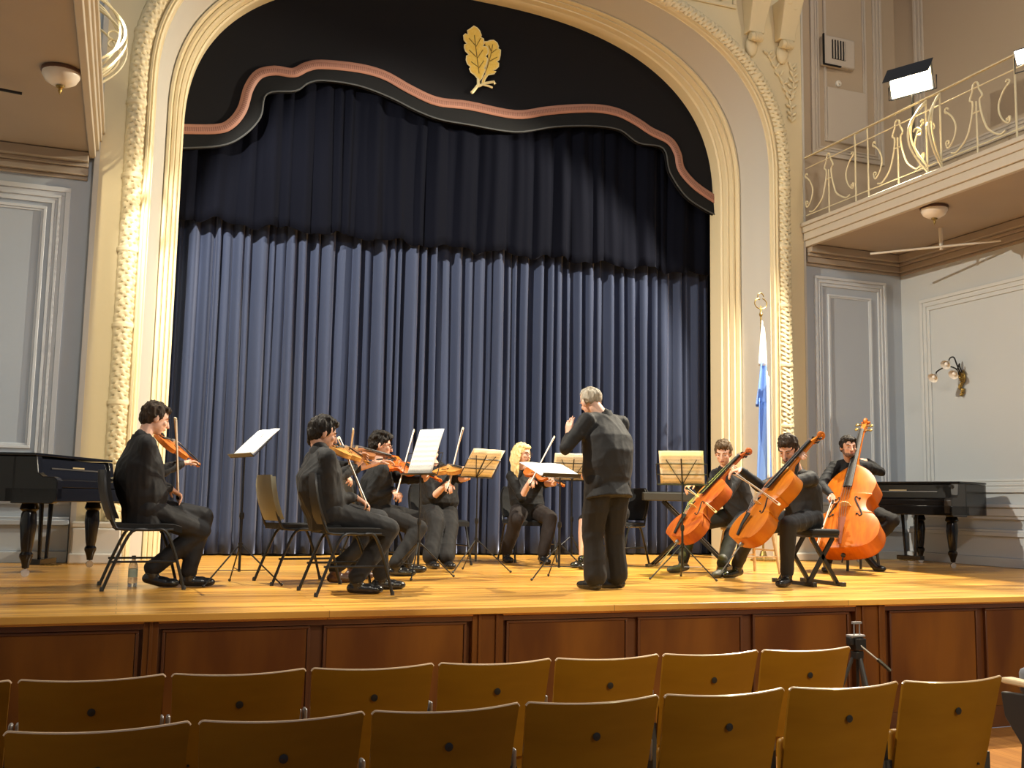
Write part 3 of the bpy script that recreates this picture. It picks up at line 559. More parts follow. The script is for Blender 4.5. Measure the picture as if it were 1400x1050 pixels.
# ------------------------------------------------------------------ bowed instruments (local: x tail->scroll, y across, z out of the top plate)
OUT=[(0,.012),(.012,.050),(.05,.080),(.12,.098),(.20,.104),(.28,.101),(.34,.090),(.385,.079),(.392,.083),(.40,.076),(.44,.060),(.50,.054),(.56,.057),(.60,.068),(.612,.074),(.622,.069),(.66,.073),(.72,.080),(.79,.083),(.86,.078),(.92,.064),(.96,.045),(.985,.026),(1.,.014)]
def instrument(kind,T,S,up,label,var,cat,group=None,top=None):
    T=np.array(T,float); S=np.array(S,float)
    B={'violin':.356,'viola':.40,'cello':.755,'double_bass':1.10}[kind]; k=B/.356
    rib={'violin':.031,'viola':.036,'cello':.115,'double_bass':.20}[kind]; neck={'violin':.215,'viola':.235,'cello':.42,'double_bass':.66}[kind]
    wsc={'violin':1,'viola':1,'cello':1.0,'double_bass':1.0}[kind]
    x=nrm(S-T); z=np.array(up,float); z=nrm(z-x*(z@x)); y=np.cross(z,x)
    t=bpy.data.objects.new(kind,None); COL.objects.link(t); t.matrix_world=Matrix([[x[i],y[i],z[i],T[i]] for i in range(3)]+[[0,0,0,1]]); t.empty_display_size=.1
    tag(t,label,cat,group)
    sg_=[OUT[:9],OUT[8:15],OUT[14:]]; sm_=[]
    for q_ in sg_: sm_+=[tuple(p_) for p_ in catmull(q_,5)]
    sm_=sorted(set((round(a_,5),max(b_,.005)) for a_,b_ in sm_)); us=np.array([o[0] for o in sm_]); ws=np.array([o[1] for o in sm_])*k*wsc
    if kind=='double_bass': ws=ws*np.interp(us,[0,.5,.75,1],[1.13,1.1,1.02,.6])
    U=np.unique(us); W=np.interp(U,us,ws)
    # smooth except corners
    arch_=.016*k**.8; J=np.linspace(-1,1,13); ov=1+.0
    def plate(zb,sg,grow):
        rows=[]
        for u,w in zip(U,W):
            e=math.sin(PI*u)**.45 if 0<u<1 else 0
            rows.append([A(u*B+ (0),j*(w+grow),zb+sg*arch_*e*(1-abs(j)**2.2)**.9) for j in J])
        return rows
    s=MB(); g=.0022*k**.6; th=.0025*k**.5
    topr=plate(rib,1,g); s.grid(topr); L=[r[0] for r in topr]+[topr[-1][j] for j in range(1,13)]+[r[-1] for r in topr[::-1]]+[topr[0][j] for j in range(11,0,-1)]
    def skirt(L,dz): s.grid([L,[q+A(0,0,dz) for q in L]],cu=True)
    skirt(L,-th*1.6)
    botr=plate(0,-1,g); s.grid(botr); Lb=[r[0] for r in botr]+[botr[-1][j] for j in range(1,13)]+[r[-1] for r in botr[::-1]]+[botr[0][j] for j in range(11,0,-1)]; skirt(Lb,th*1.6)
    body=s.build('body',var,t,ang=.9)
    s=MB(); Lr=[A(u*B,-w,0) for u,w in zip(U,W)]+[A(u*B,w,0) for u,w in zip(U[::-1],W[::-1])]
    s.grid([[q+A(0,0,.0) for q in Lr],[q+A(0,0,rib) for q in Lr]],cu=True); s.build('ribs',top or var,t,ang=.6)
    # neck and scroll
    nw=.012*k**.75; z0=rib+.004*k; drop=.02*k**.6
    s=MB(); xs=[B-.01*k,B+.03*k,B+neck*.5,B+neck*.78]; 
    s.loft([[A(xx,nw*math.cos(a)*ww,z0-hh*.5+hh*.5*math.sin(a)*1.0-drop*(xx-B)/neck) for a in np.linspace(0,2*PI,11)[:-1]] for xx,ww,hh in zip(xs,(1.15,1.0,.92,.88),(rib*.8,.021*k**.8,.018*k**.8,.018*k**.8))])
    X1=B+neck*.78; X2=B+neck; zz=z0-drop*.8
    s.loft([[A(xx,yy*ww,zc+hh*q) for yy,q in ((-1,-1),(1,-1),(1,1),(-1,1))] for xx,ww,zc,hh in ((X1,nw*.9,zz-.006*k,.011*k**.8),(X1+(X2-X1)*.5,nw*.85,zz-.014*k,.012*k**.8),(X2,nw*.7,zz-.020*k,.010*k**.8))])
    s.build('neck',var,t)
    r0=.0165*k**.85; c=A(X2+r0*.6,0,zz-.022*k); s=MB()
    s.tube([c+A(r0*(1-i/30*.7)*math.cos(PI-i*.42-.3),0,r0*(1-i/30*.7)*math.sin(PI-i*.42-.3)) for i in range(31)],[.0072*k**.85]*31,7); s.lathe([(.001,-.019*k**.8),(r0*.36,-.019*k**.8),(r0*.42,0),(r0*.36,.019*k**.8),(.001,.019*k**.8)],c,(0,1,0),10); s.ell(c,(A(r0*.9,0,0),A(0,nw*.7,0),A(0,0,r0*.9)),10,8)
    s.build('scroll',var,t)
    for i in range(4):
        px=X1+(X2-X1)*(.18+.22*i); sg=1 if i%2 else -1; pz=zz-.012*k
        pg=MB(); pg.tube([(px,-sg*nw*.9,pz),(px,sg*nw*2.3,pz)],.0035*k**.8,6); pg.ell((px,sg*nw*2.9,pz),((.009*k**.8,0,0),(0,.009*k**.8,0),(0,0,.004*k**.8)),8,6); pg.build('peg',m_ebony if kind!='double_bass' else m_brass,t)
    # fingerboard, strings, bridge, tailpiece
    fz=rib+.020*k**.85; bx=B*.46; bzt=rib+arch_+.030*k**.85*1.0; fx0=B*.66; 
    s=MB(); s.loft([[A(xx,w_*q,zc+.004*k*(1-q*q)) for q in np.linspace(-1,1,6)]+[A(xx,w_*.9,zc-.005*k),A(xx,-w_*.9,zc-.005*k)] for xx,w_,zc in ((fx0,nw*1.75,bzt-.010*k**.8),(X1,nw*1.0,zz+.010*k**.8))]); s.build('fingerboard',m_ebony,t)
    s=MB(); bw=.021*k**.85; poly=[(-bw,0),(-bw*.55,.002*k),(-bw*.35,.0),(bw*.35,0),(bw*.55,.002*k),(bw,0),(bw*.8,(bzt-rib-arch_)*.75),(bw*.3,(bzt-rib-arch_)),(-bw*.3,(bzt-rib-arch_)),(-bw*.8,(bzt-rib-arch_)*.75)]
    s.prism(poly,(bx-.002*k**.6,0,rib+arch_*.92),(0,1,0),(0,0,1),(.004*k**.6,0,0)); s.build('bridge',m_maple,t)
    s=MB(); tx0,tx1=B*.03,B*.30; s.loft([[A(xx,w_*q,zc+.006*k**.7*(1-q*q)) for q in np.linspace(-1,1,6)]+[A(xx,w_*.9,zc-.004*k**.7),A(xx,-w_*.9,zc-.004*k**.7)] for xx,w_,zc in ((tx0,nw*.55,rib+.012*k**.8),(tx0+(tx1-tx0)*.5,nw*.9,rib+arch_+.010*k**.8),(tx1,nw*1.5,rib+arch_+.016*k**.8))]); s.build('tailpiece',m_tailwood if kind=='double_bass' else m_ebony,t)
    s=MB()
    for i in range(4):
        o_=(i-1.5)/1.5; s.tube([(tx1,o_*nw,rib+arch_+.016*k**.8),(bx,o_*bw*.75,bzt+.001),(X1+.01*k,o_*nw*.6,zz+.013*k**.8)],max(.0011,.0011*k**.5),5)
    s.build('strings',m_string,t)
    for sg in (-1,1):
        L=catmull([(bx-.066*k*.5,sg*.044*k),(bx-.080*k*.5,sg*.050*k),(bx-.072*k*.5,sg*.056*k),(bx-.045*k*.5,sg*.052*k),(bx,sg*.041*k),(bx+.045*k*.5,sg*.030*k),(bx+.072*k*.5,sg*.026*k),(bx+.080*k*.5,sg*.031*k),(bx+.066*k*.5,sg*.037*k)],5); s=MB(); pts=[]
        for xx,yy in L: w_=np.interp(xx/B,U,W); pts.append(A(xx,yy,rib+arch_*math.sin(PI*xx/B)**.45*(1-min(1,abs(yy/w_))**2.2)**.9+.0008*k))
        rr=.0021*k**.9; s.tube(pts,[rr*.5+rr*1.0*math.sin(PI*i/(len(pts)-1)) for i in range(len(pts))],5); s.sph(pts[0]-A(0,sg*.004*k,0),rr*2); s.sph(pts[-1]+A(0,sg*.004*k,0),rr*1.8); s.build('f_hole',m_dark,t)
    if kind in('violin','viola'):
        s=MB(); s.ell((B*.06,.04,rib+arch_*.7+.012),((.026,0,0),(0,.034,0),(0,0,.008))); s.build('chin_rest',m_ebony,t)
    else:
        L_=.30 if kind=='cello' else .10; s=MB(); s.tube([(0,0,rib*.5),(-L_,0,rib*.5)],.005 if kind=='cello' else .008,6); s.lathe([(.012*k**.5,0),(.014*k**.5,.02),(.010*k**.5,.03)],(0,0,rib*.5),(-1,0,0),10); s.build('endpin',m_pin if kind=='cello' else m_black,t)
    return t
def bow(F,Tp,label,L=.735,curve=(0,0,1)):
    F=np.array(F,float); Tp=np.array(Tp,float); d=nrm(Tp-F); Tp=F+d*L; c=np.array(curve,float); c=nrm(c-d*(c@d))
    t=thing('bow',label,'bow',tuple(F)); off=t.location
    MB().tube([F-d*.02]+[F+d*L*k/10+c*(.012-.016*math.sin(PI*k/10)) for k in range(11)],[.0055]*2+[.005]*9+[.004],6).build('stick',m_bow,t)
    s=MB(); s.bar(F+d*.03-c*.012,Tp-d*.01-c*.010,.010,.0025,up=c); s.build('hair',m_bowhair,t)
    MB().bar(F-d*.0,F+d*.05,.012,.022,up=c).build('frog',m_ebony,t); MB().bar(Tp-d*.02,Tp+d*.006,.008,.020,up=c).build('tip',m_paper2,t)
    return t
# ------------------------------------------------------------------ visitor chair (faces +X)
def make_chair():
    t=thing('visitor_chair','x','chair',world=False)
    s=MB(); rows=[]
    for x in np.linspace(-.21,.24,9):
        rows.append([A(x,y,.455+.012*(1-(y/.235)**4)-.02*max(0,(x-.15)/.09)**2+.008*abs(y/.235)**3) for y in np.linspace(-.235,.235,9)])
    s.grid(rows); s.grid([[q-A(0,0,.045) for q in r] for r in rows]); L=[r[0] for r in rows]+rows[-1][1:]+[r[-1] for r in rows[::-1]][1:]+rows[0][::-1][1:-1]; s.grid([L,[q-A(0,0,.045) for q in L]],cu=True); s.build('seat',m_shirt,t)
    def bk(off,thk,g,nm,m):
        s=MB(); rows=[]
        for z in np.linspace(.50-g,.83+g,10):
            u=(z-.665)/.165; w=(.225+g)*(1-.10*max(0,u)**2)*(1-.05*abs(u)**6); xx=-.235-(z-.47)*.23+.02*u*u
            rows.append([A(xx+off+.035*(abs(j)**2),w*j,z) for j in np.linspace(-1,1,11)])
        s.grid(rows); s.grid([[q-A(thk,0,0) for q in r] for r in rows]); L=[r[0] for r in rows]+rows[-1][1:]+[r[-1] for r in rows[::-1]][1:]+rows[0][::-1][1:-1]; s.grid([L,[q-A(thk,0,0) for q in L]],cu=True); return s.build(nm,m,t)
    bk(0,.03,0,'backrest',m_shirt); bk(-.028,.014,.012,'back_shell',m_plastic)
    r=.0115
    for y in (-.245,.245):
        MB().tube(catmull([(.27,y*1.02,0),(.20,y,.25),(.13,y,.41),(.06,y*.98,.425)],4),r,8).build('front_leg',m_black,t)
        MB().tube(catmull([(-.275,y*1.04,0),(-.18,y,.25),(-.10,y,.41),(.0,y*.98,.425)],4),r,8).build('rear_leg',m_black,t)
        MB().tube(catmull([(.18,y*.96,.425),(-.15,y*.96,.425),(-.215,y*.93,.46),(-.26,y*.88,.60),(-.28,y*.85,.68)],4),r*.9,8).build('back_support',m_black,t)
        MB().tube([(.215,y,.20),(-.225,y,.20)],r*.75,6).build('stretcher',m_black,t)
    MB().tube([(.10,-.24,.425),(.10,.24,.425)],r*.9,6).build('cross_bar',m_black,t)
    for x,y in ((.27,.25),(.27,-.25),(-.275,.255),(-.275,-.255)): MB().lathe([(.015,0),(.015,.02),(.011,.03)],(x,y,0),n=8).build('foot_cap',m_plastic,t)
    return t
CH0=make_chair(); first=[True]
def chair(x,y,deg,label):
    if first[0]: first[0]=False; CH0.location=(x,y,0); CH0.rotation_euler=(0,0,math.radians(deg)); CH0['label']=label; CH0['group']='visitor chairs on the stage'; return CH0
    return dup(CH0,(x,y,0),math.radians(deg),label,'visitor chairs on the stage')
chair(.16,7.98,3,'black visitor chair under the violinist in the dark suit, leftmost on stage')
chair(1.52,7.32,4,'black visitor chair with grey back shell under the nearest violinist, its side to us')
c2b=chair(1.33,8.28,8,'visitor chair with an olive back showing, just behind and left of the nearest violinist')
for ch in list(c2b.children):
    if ch.name.startswith(('back_shell','backrest')): ch.data=ch.data.copy(); ch.data.materials.clear(); ch.data.materials.append(m_olive)
chair(2.16,9.25,8,'visitor chair under the bespectacled violinist, mostly hidden by players')
chair(3.14,10.43,-80,'visitor chair under the violist behind the white sheet')
chair(4.33,10.88,-90,'visitor chair under the long-haired blond violinist')
chair(5.05,10.08,-150,'visitor chair with its side showing just right of the conductor')
# ------------------------------------------------------------------ music stands (desk faces local +X)
def stand(x,y,deg,h,tilt,label,sheet_label,sm,sw=.44,sh=.31,legrot=0,col=None,flat=False,dw=.46):
    t=thing('music_stand',label,'music stand',(x,y,0),(0,0,math.radians(deg)),world=False); m=col or m_black; off=(0,0,0)
    MB().tube([(0,0,.10),(0,0,h*.55)],.011,8).build('lower_tube',m,t,off=off); MB().tube([(0,0,h*.5),(0,0,h)],.0075,8).build('upper_tube',m,t,off=off)
    MB().lathe([(.016,0),(.019,.02),(.016,.05)],(0,0,h*.55-.04)).build('clamp_knob',m,t,off=off)
    for k in range(3):
        a=math.radians(legrot)+k*2*PI/3; d=A(math.cos(a),math.sin(a),0); s=MB(); s.tube([d*.012+A(0,0,.30),d*.33+A(0,0,.012)],.006,6); s.tube([A(0,0,.11)+d*.012,d*.20+A(0,0,.118)],.004,6); s.build('leg',m,t,off=off)
        MB().sph(d*.335+A(0,0,.012),.012).build('foot_cap',m_plastic,t,off=off)
    MB().lathe([(.018,0),(.018,.04)],(0,0,.28)).build('hub',m,t,off=off)
    c=A(0,0,h+.015); U=A(-math.sin(tilt),0,math.cos(tilt)); W=A(0,1,0); Nn=A(math.cos(tilt),0,math.sin(tilt)); s=MB()
    b0=c-U*.03; w=dw/2
    for hh in (0,.10,.20): s.tube([b0+U*hh-W*w,b0+U*hh+W*w],.0045,6)
    for ww in (-w,w): s.tube([b0+W*ww,b0+W*ww+U*.20],.004,6)
    s.tube([b0,b0+U*.25],.006,6); s.tube([b0,b0+U*.24+W*w*.6],.0035,6); s.tube([b0,b0+U*.24-W*w*.6],.0035,6); s.build('desk_frame',m,t,off=off)
    s=MB(); s.bar(b0-W*w+Nn*.02,b0+W*w+Nn*.02,.035,.006,up=U); s.build('ledge',m,t,off=off)
    if sheet_label:
        Rz=Matrix.Rotation(math.radians(deg),4,'Z'); s=MB(); rows=[]
        for v in np.linspace(0,1,6): rows.append([b0+U*(v*sh+.004)+W*((u-.5)*sw)+Nn*(.010+.010*abs(math.sin(PI*u*2))*.7-.012*v*v) for u in np.linspace(0,1,13)])
        s.grid(rows); me=s.mesh('sheet_music',3); me.materials.append(sm); uv=me.uv_layers.new(name='UV')
        for lp in me.loops: vi=lp.vertex_index; uv.data[lp.index].uv=(1-(vi%13)/12,(vi//13)/5)
        o=bpy.data.objects.new('sheet_music',me); COL.objects.link(o); o.location=(x,y,0); o.rotation_euler=(0,0,math.radians(deg)); so=o.modifiers.new('t','SOLIDIFY'); so.thickness=.003
        me.transform(Matrix.Translation(-Vector(b0))); o.location=Vector((x,y,0))+Rz@Vector(b0)
        tag(o,sheet_label,'sheet music')
    return t
DG=math.degrees
stand(.86,8.10,196,.98,.75,'black folding music stand standing alone right of the suited violinist','white sheet on the lone stand between the first two violinists',m_sheet,.42,.30,legrot=20)
q=PZ(571,790); stand(q[0],q[1],205,.90,.30,'thin black music stand in front of the bespectacled violinist, carrying a white sheet','white printed sheet upright in front of the violist’s face'.replace('’s face',''),m_sheet,.32,.42,legrot=40)
q=PZ(650,782); stand(q[0],q[1],118,.90,.55,'black music stand in front of the violist, its wire back to us','cream sheets on the wire stand between the violist and the blond violinist',m_sheetc,.44,.31,legrot=95)
q=PZ(764,792); stand(q[0],q[1],-72,.885,1.15,'black music stand with a nearly flat desk, just left of the conductor','bright white sheets lying nearly flat on the stand at the conductor’s left'.replace('’s',''),m_sheet,.50,.32,legrot=35)
q=PZ(781,772); stand(q[0],q[1],80,.92,.35,'black music stand behind the flat one left of the conductor','cream sheets behind the bright white sheets left of the conductor',m_sheetc,.44,.31,legrot=80)
q=PZ(933,792); stand(q[0],q[1],52,.86,.35,'black music stand between the conductor and the cellists','cream sheets on the stand before the cellists, wires showing through the back',m_sheetc,.40,.32,legrot=10)
# ------------------------------------------------------------------ stools, keyboard, bottle, flag
def xstool():
    t=thing('keyboard_bench','black padded X-frame bench under the right-hand cellist','stool',(5.66,7.50,0))
    c=A(5.62,7.50,0); s=MB().box(c+A(0,0,.455),(.29,.52,.055)); s.build('seat',m_shirt,t,bevel=.018); MB().box(c+A(0,0,.42),(.27,.50,.02)).build('seat_board',m_plastic,t,bevel=.003)
    for dy in (-.20,.20):
        MB().bar(c+A(-.15,dy,.02),c+A(.11,dy,.41),.022,.035).build('leg',m_black,t); MB().bar(c+A(.15,dy,.02),c+A(-.11,dy,.41),.022,.035).build('leg',m_black,t)
    for dx in (-.15,.15): MB().bar(c+A(dx,-.27,.018),c+A(dx,.27,.018),.03,.03).build('foot_bar',m_black,t); [MB().box(c+A(dx,dy,.018),(.04,.03,.036)).build('rubber_foot',m_plastic,t,bevel=.004) for dy in (-.28,.28)]
xstool()
def woodchair(x,y,deg,label,h,m,sw=.40,back=True,nm='wooden_chair',cat='chair'):
    t=thing(nm,label,cat,(x,y,0),(0,0,math.radians(deg)),world=False)
    MB().box((0,0,h-.015),(sw,sw,.03)).build('seat',m,t,bevel=.01)
    for a in (-1,1):
        for b in (-1,1):
            top=h-.02; MB().tube([(a*sw*.56,b*sw*.54,0),(a*sw*.42,b*sw*.42,top)],[.015,.019],8).build('leg',m,t)
        MB().tube([(-sw*.51,a*sw*.50,.17),(sw*.51,a*sw*.50,.17)],.010,6).build('stretcher',m,t); MB().tube([(a*sw*.50,-sw*.49,.23),(a*sw*.50,sw*.49,.23)],.010,6).build('stretcher',m,t)
        if back: MB().tube([(-sw*.42,a*sw*.42,h),(-sw*.55,a*sw*.44,h+.40)],.014,8).build('back_post',m,t)
    if back: [MB().box((-sw*.49-.02*k,0,h+.20+.13*k),(.018,sw*.86,.05)).build('back_slat',m,t,bevel=.005) for k in range(2)]
woodchair(5.92,8.86,180,'light wooden chair under the left-hand cellist',.45,m_wood_l)
woodchair(7.42,9.10,-100,'dark wooden stool under the double bass player',.62,m_lacmatte,.34,False,'bar_stool','stool')
def keyboard():
    a=A(5.36,9.98,.70); b=A(6.05,9.25,.70); t=thing('digital_keyboard','dark grey digital keyboard behind the cello stand, right of the conductor','keyboard',tuple((a+b)/2)); d=nrm(b-a); n_=A(-d[1],d[0],0)
    MB().box((a+b)/2+A(0,0,.05),(np.linalg.norm(b-a),.30,.09),d,n_).build('case',mat('dark_keyboard_case',(.05,.048,.038),.5),t,bevel=.01)
    MB().box((a+b)/2+A(0,0,.1),(np.linalg.norm(b-a)*.9,.14,.012),d,n_).build('keys',m_plastic,t)
    st=thing('keyboard_stand','black X-shaped stand carrying the digital keyboard','stand',tuple(A(*((a+b)/2)[:2],0))); c=(a+b)/2; c[2]=0
    for o_ in (-.05,.05):
        w_=n_*o_
        MB().bar(c-d*.42+w_+A(0,0,.02),c+d*.30+w_+A(0,0,.70),.025,.03).build('leg',m_black,st); MB().bar(c+d*.42+w_+A(0,0,.02),c-d*.30+w_+A(0,0,.70),.025,.03).build('leg',m_black,st)
    for k in (-.42,.42): MB().bar(c+d*k-n_*.22+A(0,0,.018),c+d*k+n_*.22+A(0,0,.018),.03,.03).build('foot_bar',m_black,st)
keyboard()
def bottle():
    t=thing('water_bottle','clear plastic water bottle with a dark cap on the floor beside the suited violinist','bottle',(.10,8.06,0)); b=(.10,8.06,0)
    MB().lathe([(.001,.0),(.03,.0),(.033,.01),(.033,.06),(.030,.075),(.033,.09),(.033,.14),(.028,.165),(.014,.19),(.012,.205)],b,n=16).build('body',m_water,t); MB().lathe([(.001,.20),(.015,.20),(.015,.225),(.001,.225)],b,n=12).build('cap',m_label,t)
    MB().lathe([(.0335,.07),(.0335,.13)],b,n=16).build('label_band',mat('pale_band',(.35,.42,.35),.5),t)
bottle()
def flag():
    b=A(7.42,11.0-.22,0); t=thing('flag_pole','tall thin flag pole with an ornate finial at the right foot of the arch','flag pole',tuple(b))
    s=MB(); s.lathe([(.16,0),(.16,.02),(.05,.05),(.03,.12),(.001,.12)],b); s.build('base',m_brass,t); MB().tube([b+A(0,0,.1),b+A(0,0,3.05)],[.014,.011],8).build('pole',m_brass,t)
    s=MB(); z=3.05; s.lathe([(.012,0),(.025,.03),(.012,.06),(.008,.14)],b+A(0,0,z),n=10)
    for a_ in (-1,1): s.tube([b+A(a_*.09*math.sin(k/8*PI*.9),0,z+.10+.07*(1-math.cos(k/8*PI*.9))) for k in range(9)],.007,6)
    s.tube([b+A(.045*math.cos(k/10*2*PI),0,z+.26+.045*math.sin(k/10*2*PI)) for k in range(8)],.007,6); s.build('finial',m_brass,t)
    # drooping flag: white sky-blue bands along its fly
    def band(z0,z1,w0,w1,m,nm,o_=0,sd=0):
        rows=[]
        for z in np.linspace(z0,z1,14):
            u=(z0-z)/(z0-z1); w=w0+(w1-w0)*u; rows.append([A(b[0]+.012-w*.62+w*v,b[1]-.02-o_-.035*math.sin(v*9+sd+u*1.5)*min(1,w*6),z-.10*v*(1-u)) for v in np.linspace(0,1,22)])
        s=MB(); s.grid(rows); o=s.build(nm,m,t,ang=3); so=o.modifiers.new('t','SOLIDIFY'); so.thickness=.006
    band(3.0,2.42,.03,.17,m_flagw,'flag_white_band',.01,0); band(2.52,1.9,.10,.24,m_blue,'flag_blue_band',.03,1); band(2.0,.9,.19,.22,m_blue,'flag_blue_band',.05,2.2); band(2.35,.95,.04,.05,m_flagw,'flag_white_band',.10,.5)
flag()
# ------------------------------------------------------------------ grand pianos, local: keyboard line along y (0..1.45), x = towards the tail, z up
def piano(N,F,length,label,mirror,flip,mside):
    N=A(*N,0); F=A(*F,0); y=nrm(F-N); x=A(y[1],-y[0],0) if not mirror else A(-y[1],y[0],0); W=1.46
    t=thing('grand_piano',label,'piano',tuple(N+y*W/2)); O=N.copy()
    def w(a,b,c): return O+x*a+y*b+A(0,0,c)
    # outline of the case; spine side at b=spine, bent side at the other
    out=[(.33,0),(.75,.0),(.9,.03),(length*.78,.30),(length*.93,.50),(length,.80),(length*.99,1.1),(length*.94,1.30),(length*.86,W),(.33,W)]
    if flip: out=[(a,W-b) for a,b in out]
    oc=[out[0]]+[tuple(q) for q in catmull(out[1:-1],4)]+[out[-1]]
    MB().prism(oc,O+A(0,0,.60),x,y,(0,0,.36)).build('case',m_lacquer,t,ang=.5,bevel=.004)
    lid=[(a if a>.34 else .19,b) for a,b in oc]; c=np.mean(oc,0); lid=[(c[0]+(a-c[0])*1.012,c[1]+(b-c[1])*1.012) for a,b in lid]
    MB().prism(lid,O+A(0,0,.965),x,y,(0,0,.022)).build('lid',m_lacquer,t,ang=.5,bevel=.004)
    MB().box(w(.20,W/2,.655),(.42,W,.11),x,y).build('key_bed',m_lacquer,t,bevel=.006)
    for b in (.045,W-.045):   # cheeks with a stepped front profile
        s=MB(); prof=[(.03,.585),(-.01,.62),(-.01,.77),(.02,.80),(.11,.80),(.15,.83),(.17,.96),(.36,.96),(.36,.585)]
        s.prism(prof,w(0,b-.045,0),x,(0,0,1),y*.09); s.build('cheek',mside if (b<.1) else m_lacquer,t,ang=.5,bevel=.006)
    MB().box(w(.015,W/2,.745),(.03,W-.18,.06),x,y).build('key_slip',m_lacquer,t,bevel=.004)
    s=MB(); s.prism([(.03,.78),(.15,.80),(.19,.945),(.21,.945),(.21,.76),(.03,.76)],w(0,.09,0),x,(0,0,1),y*(W-.18)); s.build('fallboard',m_lacquer,t,ang=.5)
    MB().box(w(.165,W/2,.87),(.012,W-.5,.004),nrm(x*.04+A(0,0,.145)*1.)*1.,y,x).build('fallboard_strip',mat('faded_line',(.05,.045,.04),.4),t)
    MB().box(w(.16,W/2,.885),(.004,.22,.012),x,y).build('maker_mark',mat('worn_gold_letters',(.4,.32,.18),.4),t)
    pr=[(r_*.86,h_) for r_,h_ in [(.05,.64),(.085,.635),(.085,.62),(.06,.60),(.075,.57),(.085,.54),(.06,.52),(.068,.50),(.075,.42),(.055,.25),(.045,.20),(.06,.18),(.06,.16),(.045,.13),(.035,.10),(.03,.07),(.001,.065)]]
    tail=length*.84
    for a,b in ((.27,.14),(.27,W-.14),(tail,W*.38 if flip else W*.62)):
        p=w(a,b,0); lg=MB().lathe(pr,p,n=16).build('leg',m_lacquer,t,ang=.5)
        MB().lathe([(.001,-.010),(.032,-.010),(.032,.010),(.001,.010)],p+A(0,0,.034),x*.6+y*.8,12).build('caster',m_chrome,lg,off=t.location)
    ly=w(.42,W/2,0); s=MB(); [s.tube([ly+y*k*.09+A(0,0,.66),ly+y*k*.06+A(0,0,.10)],[.022,.016],8) for k in (-1,1)]; s.box(ly+A(0,0,.09),(.10,.30,.05),x,y); s.build('pedal_lyre',m_lacquer,t,bevel=.004)
    for k in (-1,0,1): MB().box(ly-x*.08+y*k*.06+A(0,0,.06),(.12,.022,.008),x,y).build('pedal',m_brass,t)
    return t
piano((-.50,8.85),(.05,10.2),1.7,'black grand piano with turned legs at the left edge of the stage',True,True,m_lacquer)
piano((8.70,9.0),(8.20,10.35),1.2,'black baby grand piano behind the double bass, by the right wall',False,False,m_lacmatte)
# ------------------------------------------------------------------ theatre seats
ZT=-.12
def make_seat():
    t=thing('theatre_seat','x','seat',world=False); h=ZT-HZ   # origin on the hall floor under the back
    W=.290
    def back(zz): return -.11*(zz-(h-.45))/.45      # leans towards the camera (-Y)
    rows=[]; NX=17; zs=np.linspace(h-.47,h,11)
    for z in zs: 
        u=(z-zs[0])/(zs[-1]-zs[0]); wd=W*(.93+.07*u); row=[]
        for j in np.r_[-1,-.985,-.965,np.linspace(-.94,.94,NX),.965,.985,1]:
            zz=z-(.012*max(0,(abs(j)-.955)/.045)**2 if u>.95 else 0); row.append(A(j*wd,back(z)+.050*abs(j)**2.0,zz+.010*j*j*u))
        rows.append(row)
    s=MB(); fr=[[q-A(0,.007,0) for q in r] for r in rows]; bk=[[q+A(0,.007,0) for q in r] for r in rows]; s.grid(fr); s.grid(bk)
    L=lambda R_: [r[0] for r in R_]+R_[-1][1:]+[r[-1] for r in R_[::-1]][1:]+R_[0][::-1][1:-1]; s.grid([L(fr),L(bk)],cu=True); s.build('back_panel',m_ply,t,ang=.6)
    c=rows[-1]; MB().tube([q for q in c],.0062,8).build('top_edge',m_edgelit,t)
    MB().lathe([(.001,.0),(.015,.0),(.0165,-.004),(.001,-.006)],(0,back(h-.13)-.010,h-.13),(0,1,0),14).build('bolt_cap',m_black,t)
    for sx in (-1,1): MB().lathe([(.001,.0),(.006,.0),(.006,-.005),(.001,-.005)],(sx*.20,back(h-.40)+.018,h-.40),(0,1,0),10).build('screw',m_black,t)
    s=MB(); s.box((0,.11,h-.42),(.46,.05,.36)); s.build('seat_pan',m_ply,t,bevel=.02)
    for sx in (-1,1):
        x=sx*.291
        MB().bar((x,.05,.0),(x,.05,h-.36),.016,.04,up=(1,0,0)).build('leg',m_irond,t); MB().box((x,.075,h-.235),(.018,.05,.09)).build('hinge_bracket',m_iron,t,bevel=.008); MB().bar((x,.07,h-.38),(x,.07,h-.26),.014,.03,up=(1,0,0)).build('bracket_arm',m_irond,t)
    MB().box((-.285,.04,.015),(.08,.3,.03)).build('foot_plate',m_iron,t,bevel=.004); return t
seat0=make_seat(); used=[0]
def seat(x,y,label,grp):
    if not used[0]: used[0]=1; seat0.location=(x,y,HZ); seat0['label']=label; seat0['group']=grp; return
    dup(seat0,(x,y,HZ),None,label,grp)
ords=['first','second','third','fourth','fifth','sixth','seventh','eighth']
# pitch measured on the photo's two rows
def rowx(px,py): return PZ(px,py,ZT)
fl=rowx(28,935); fr_=rowx(1038,890); pf=(fr_[0]-fl[0])/6; yf=np.mean([rowx(*q)[1] for q in ((28,935),(425,918),(757,903),(1038,890))])+.06
nl=rowx(10,1005); nr=rowx(1242,936); pn=(nr[0]-nl[0])/6; yn=np.mean([rowx(*q)[1] for q in ((10,1005),(510,975),(917,952),(1242,936))])+.06
far_l=['olive wooden seat back in the farther row, cut by the left edge of the picture']+['olive wooden seat back, %s full one from the left in the farther row'%ords[i] for i in range(6)]+['olive wooden seat back at the right end of the farther row, beside the tripod']
for i in range(-1,7): seat(fl[0]+pf*(i+.46),yf,far_l[i+1],'seats in the farther audience row')
near_l=['brown wooden seat back in the nearer row, %s of seven from the left'%ords[i] for i in range(6)]+['brown wooden seat back at the right end of the nearer row, by the aisle']
